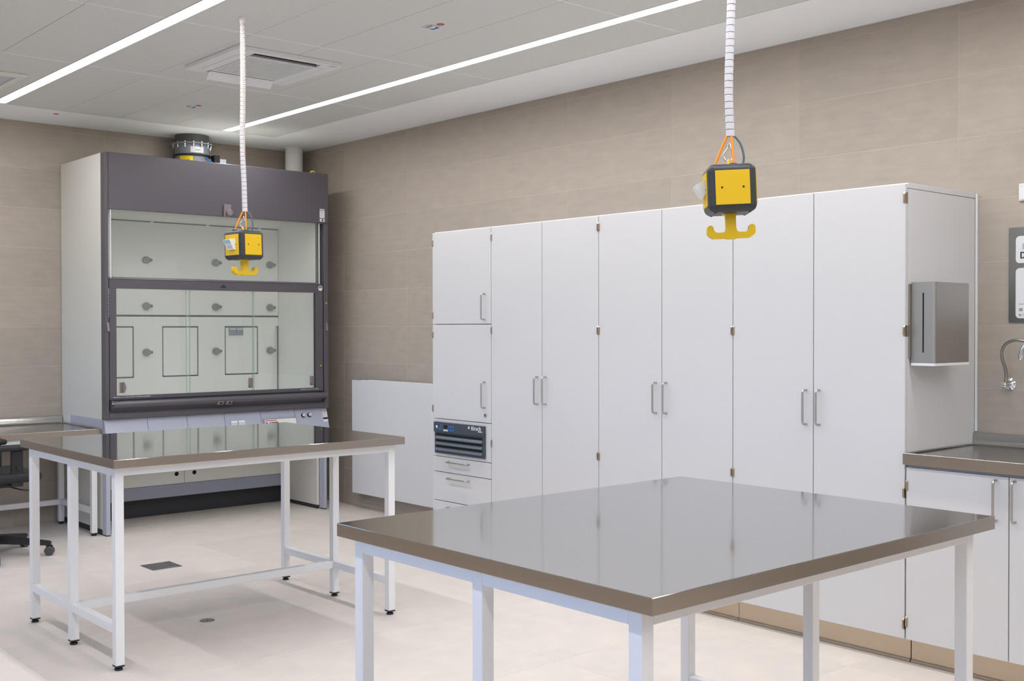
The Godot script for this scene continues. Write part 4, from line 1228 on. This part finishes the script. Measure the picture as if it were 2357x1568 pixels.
# =====================================================================  ceiling, wall and floor fittings
func ceiling_fittings():
	# air conditioning cassette
	var x0 := 2.868
	var x1 := 3.522
	var z0 := -6.122
	var z1 := -5.478
	var ya := YC - 0.026
	var t := thing("air_conditioner", "white square air conditioning cassette with slatted grille in the ceiling", "air conditioner", Vector3(3.195, YC, -5.8))
	joined(t, "frame", [[x0, 2.926, ya, YC - 0.0005, z0, z1], [3.464, x1, ya, YC - 0.0005, z0, z1], [2.926, 3.464, ya, YC - 0.0005, -5.512, z1], [2.926, 3.464, ya, YC - 0.0005, z0, -6.088], [2.926, 2.985, ya, YC - 0.0005, -5.572, -5.512], [3.405, 3.464, ya, YC - 0.0005, -5.572, -5.512], [2.926, 2.985, ya, YC - 0.0005, -6.088, -6.028], [3.405, 3.464, ya, YC - 0.0005, -6.088, -6.028]], M.white, 0.002)
	joined(t, "shadow_gap", [[x0 + 0.006, x1 - 0.006, YC - 0.0005, YC - 0.0001, z0 + 0.006, z1 - 0.006], [2.985, 3.405, YC - 0.004, YC - 0.0006, -5.572, -5.512], [2.985, 3.405, YC - 0.004, YC - 0.0006, -6.088, -6.028]], M.groove, 0.0)
	for e in [[2.928, 2.983], [3.407, 3.462]]:
		bx(t, "flap", e[0], e[1], ya - 0.001, ya + 0.003, -6.026, -5.574, M.white, 0.001)
	part(t, "flap", box(Vector3(0.416, 0.004, 0.062), 0.001), M.white, Vector3(3.195, ya - 0.020, -6.075), Vector3(-42, 0, 0))
	var gr := bx(t, "grille", 2.987, 3.403, ya + 0.004, ya + 0.012, -6.026, -5.574, M.groove_light, 0.0)
	joined(t, "grille_rim", [[2.986, 3.000, ya - 0.004, ya + 0.0035, -6.026, -5.574], [3.390, 3.404, ya - 0.004, ya + 0.0035, -6.026, -5.574], [3.0, 3.39, ya - 0.004, ya + 0.0035, -5.588, -5.574], [3.0, 3.39, ya - 0.004, ya + 0.0035, -6.026, -6.012]], M.white, 0.001)
	var slats := []
	for i in 26:
		var x := 3.004 + 0.0148 * i
		slats.append([x, x + 0.0088, ya - 0.005, ya + 0.003, -6.012, -5.588])
	var sl := joined(gr, "slats", slats, M.white, 0.0015)
	part(t, "lettering", box(Vector3(0.05, 0.0006, 0.006), 0.0), M.red_print, Vector3(3.47, ya - 0.0004, -5.497))
	# air outlet at the left edge
	var v := thing("ceiling_vent", "square ceiling air vent with pale frame at the upper left edge", "vent", Vector3(1.985, YC, -7.227))
	joined(v, "frame", [[1.705, 1.747, YC - 0.014, YC - 0.0005, -7.492, -6.962], [2.222, 2.264, YC - 0.014, YC - 0.0005, -7.492, -6.962], [1.747, 2.222, YC - 0.014, YC - 0.0005, -7.034, -6.962], [1.747, 2.222, YC - 0.014, YC - 0.0005, -7.492, -7.420]], M.off_white, 0.002)
	bx(v, "filter_plate", 1.749, 2.220, YC - 0.006, YC - 0.001, -7.418, -7.036, M.socket_light, 0.0)
	# recessed emergency lights with red round stickers
	var spots := [[3.441, -4.527, "small square recessed emergency light near the middle of the ceiling", "round red sticker beside the nearer emergency light", 3.443, -4.459], [3.431, -7.235, "small square recessed emergency light in front of the fume hood", "round red sticker beside the emergency light near the hood", 3.455, -7.165]]
	for s in spots:
		var e := thing("emergency_light", s[2], "light", Vector3(s[0], YC, s[1]), "recessed emergency lights")
		var h := 0.039
		joined(e, "bezel", [[s[0] - h, s[0] - h + 0.006, YC - 0.004, YC - 0.0004, s[1] - h, s[1] + h], [s[0] + h - 0.006, s[0] + h, YC - 0.004, YC - 0.0004, s[1] - h, s[1] + h], [s[0] - h + 0.006, s[0] + h - 0.006, YC - 0.004, YC - 0.0004, s[1] + h - 0.006, s[1] + h], [s[0] - h + 0.006, s[0] + h - 0.006, YC - 0.004, YC - 0.0004, s[1] - h, s[1] - h + 0.006]], M.white, 0.001)
		bx(e, "reflector", s[0] - h + 0.006, s[0] + h - 0.006, YC - 0.002, YC - 0.0005, s[1] - h + 0.006, s[1] + h - 0.006, M.chrome, 0.0)
		part(e, "lens", lathe([Vector2(0, -0.004), Vector2(0.012, -0.003), Vector2(0.02, 0), Vector2(0, 0)], 20), M.small_lens, Vector3(s[0], YC - 0.0025, s[1]))
		bx(e, "blue_facet", s[0] + 0.012, s[0] + 0.032, YC - 0.0035, YC - 0.0022, s[1] - 0.030, s[1] + 0.016, M.blue_print, 0.0)  # blue and grey tones of the reflector facets, painted as flat patches
		bx(e, "grey_facet", s[0] - 0.032, s[0] - 0.012, YC - 0.0035, YC - 0.0022, s[1] - 0.016, s[1] + 0.02, M.grip, 0.0)
		sticker(s[3], s[4], s[5])
	sticker("round red sticker on the plaster ceiling margin at the left", 2.828, -8.10)

func sticker(label: String, x: float, z: float):
	var k := thing("ceiling_sticker", label, "sticker", Vector3(x, YC, z), "red round ceiling stickers")
	loc(k, "disc", cyl(0.0195, 0.001, 24), M.red, Vector3(0, -0.0009, 0))
	loc(k, "print", box(Vector3(0.022, 0.0004, 0.008), 0.0), M.grip, Vector3(0, -0.0016, 0), Vector3(0, 30, 0))

func wall_fittings():
	# steel board with two white cards, cut by the right edge
	var x := XR - 0.0006
	var t := thing("dispenser_board", "grey steel wall board with two white cards at the right edge", "board", Vector3(XR, 1.47, -2.14))
	bx(t, "board", x - 0.006, x, 1.468, 1.896, -2.343, -1.93, M.sign_steel, 0.001)
	var up := part(t, "card", prism(rounded_rect(0.34, 0.122, 0.018), 0.003, 2), M.white, Vector3(x - 0.0085, 1.795, -2.139), Vector3(0, -90, 0))
	up.material_override = M.white
	loc(up, "lettering", word("D", 0.03, M.print_dark, true), M.print_dark, Vector3(-0.139, -0.026, 0.0018))
	loc(up, "blue_mark", box(Vector3(0.012, 0.026, 0.0008), 0.0), M.screen_blue, Vector3(-0.134, 0.014, 0.0017))
	var lo := part(t, "card", prism(rounded_rect(0.34, 0.226, 0.018), 0.003, 2), M.white, Vector3(x - 0.0085, 1.599, -2.139), Vector3(0, -90, 0))
	loc(lo, "rule", box(Vector3(0.30, 0.0016, 0.0006), 0.0), M.print_dark, Vector3(-0.006, -0.049, 0.0017))
	loc(lo, "booklet_symbol", prism([Vector2(-0.008, 0.008), Vector2(-0.001, 0.006), Vector2(0.008, 0.008), Vector2(0.008, -0.008), Vector2(-0.001, -0.006), Vector2(-0.008, -0.008)], 0.0006), M.print_grey, Vector3(-0.146, -0.074, 0.0017))
	loc(lo, "lettering", word("C", 0.008, M.print_dark), M.print_dark, Vector3(-0.136, -0.098, 0.0017))
	loc(lo, "grey_square", box(Vector3(0.009, 0.009, 0.0005), 0.0), M.print_grey, Vector3(-0.150, -0.098, 0.0017))
	# white switch plate above
	var s := thing("wall_switch", "small white wall plate above the steel board at the right edge", "switch", Vector3(XR, 2.013, -2.26))
	bx(s, "plate", x - 0.012, x, 2.013, 2.091, -2.297, -2.219, M.white, 0.003)
	bx(s, "rocker", x - 0.0145, x - 0.0122, 2.019, 2.085, -2.291, -2.225, M.white, 0.001)
	bx(s, "mark", x - 0.0149, x - 0.0145, 2.076, 2.082, -2.2865, -2.2845, M.print_grey, 0.0)
	# wall tap with braided hose
	var f := thing("wall_tap", "chrome wall tap with braided grey hose above the sink worktop", "tap", Vector3(XR, 1.18, -2.336))
	part(f, "rosette", lathe([Vector2(0, 0), Vector2(0.028, 0), Vector2(0.0275, 0.004), Vector2(0.016, 0.012), Vector2(0.012, 0.013), Vector2(0, 0.013)], 32), M.chrome, Vector3(x, 1.188, -2.336), Vector3(0, 0, 90))
	part(f, "valve_body", cyl(0.0095, 0.05, 18, 0.001), M.chrome, Vector3(x - 0.036, 1.188, -2.336), Vector3(0, 0, 90))
	part(f, "valve_wheel", lathe([Vector2(0, 0), Vector2(0.012, 0), Vector2(0.0145, 0.006), Vector2(0.0145, 0.014), Vector2(0.011, 0.018), Vector2(0, 0.018)], 18), M.chrome, Vector3(x - 0.052, 1.186, -2.340), Vector3(0, 0, 90))
	part(f, "hose_nut", cyl(0.0075, 0.026, 14, 0.001), M.hinge, Vector3(x - 0.046, 1.208, -2.334))
	var hp := smooth_path([Vector3(x - 0.046, 1.218, -2.334), Vector3(x - 0.05, 1.255, -2.335), Vector3(x - 0.07, 1.300, -2.340), Vector3(x - 0.085, 1.340, -2.335), Vector3(x - 0.09, 1.372, -2.314), Vector3(x - 0.09, 1.388, -2.276), Vector3(x - 0.085, 1.385, -2.235), Vector3(x - 0.06, 1.370, -2.17), Vector3(x - 0.03, 1.35, -2.09)], 8)
	part(f, "braided_hose", tube(hp, 0.0068, 12), M.sign_steel, Vector3.ZERO)
	var wp := smooth_path([Vector3(x - 0.01, 1.33, -2.05), Vector3(x - 0.06, 1.345, -2.06), Vector3(x - 0.10, 1.368, -2.10), Vector3(x - 0.125, 1.375, -2.15), Vector3(x - 0.138, 1.372, -2.19), Vector3(x - 0.146, 1.358, -2.214), Vector3(x - 0.148, 1.325, -2.223)], 8)
	part(f, "spout", tube(wp, 0.0085, 12), M.chrome, Vector3.ZERO)
	part(f, "aerator", lathe([Vector2(0, -0.014), Vector2(0.0105, -0.014), Vector2(0.0125, -0.011), Vector2(0.0125, 0.008), Vector2(0.0095, 0.011), Vector2(0, 0.011)], 20), M.chrome, Vector3(x - 0.148, 1.318, -2.223))
	part(f, "tap_body", lathe([Vector2(0, 0), Vector2(0.03, 0), Vector2(0.03, 0.008), Vector2(0.018, 0.014), Vector2(0.018, 0.05), Vector2(0, 0.05)], 24), M.chrome, Vector3(x, 1.33, -2.05), Vector3(0, 0, 90))

func floor_fittings():
	# rectangular floor drain
	var t := thing("floor_drain", "square perforated steel floor drain grate between table and fume hood", "drain", Vector3(2.889, 0, -6.526))
	joined(t, "frame", [[2.796, 2.803, 0.0003, 0.0035, -6.620, -6.432], [2.975, 2.982, 0.0003, 0.0035, -6.620, -6.432], [2.803, 2.975, 0.0003, 0.0035, -6.439, -6.432], [2.803, 2.975, 0.0003, 0.0035, -6.620, -6.613]], M.grate, 0.0008)
	bx(t, "well", 2.8035, 2.9745, 0.0003, 0.0008, -6.6125, -6.4395, M.void, 0.0)
	var bars := []
	for i in 8:
		var x := 2.8065 + 0.0225 * i
		bars.append([x, x + 0.0085, 0.001, 0.003, -6.612, -6.44])
	for i in 11:
		var z := -6.610 + 0.0158 * i
		bars.append([2.804, 2.974, 0.0012, 0.0028, z, z + 0.0085])
	joined(t, "grate", bars, M.grate, 0.0005)
	# round cleanout cover
	var c := thing("floor_cover", "small round steel cover in the floor under the far table", "cover", Vector3(2.52, 0, -5.16))
	loc(c, "rim", lathe([Vector2(0.03, 0.0003), Vector2(0.037, 0.0003), Vector2(0.0365, 0.002), Vector2(0.0305, 0.002), Vector2(0.03, 0.0003)], 36), M.grate)
	loc(c, "lid", lathe([Vector2(0, 0.0003), Vector2(0.0295, 0.0003), Vector2(0.0295, 0.0014), Vector2(0, 0.0014)], 36), M.grate)
	loc(c, "key_slot", box(Vector3(0.014, 0.0006, 0.004), 0.0), M.void, Vector3(-0.002, 0.0017, 0.004), Vector3(0, 40, 0))
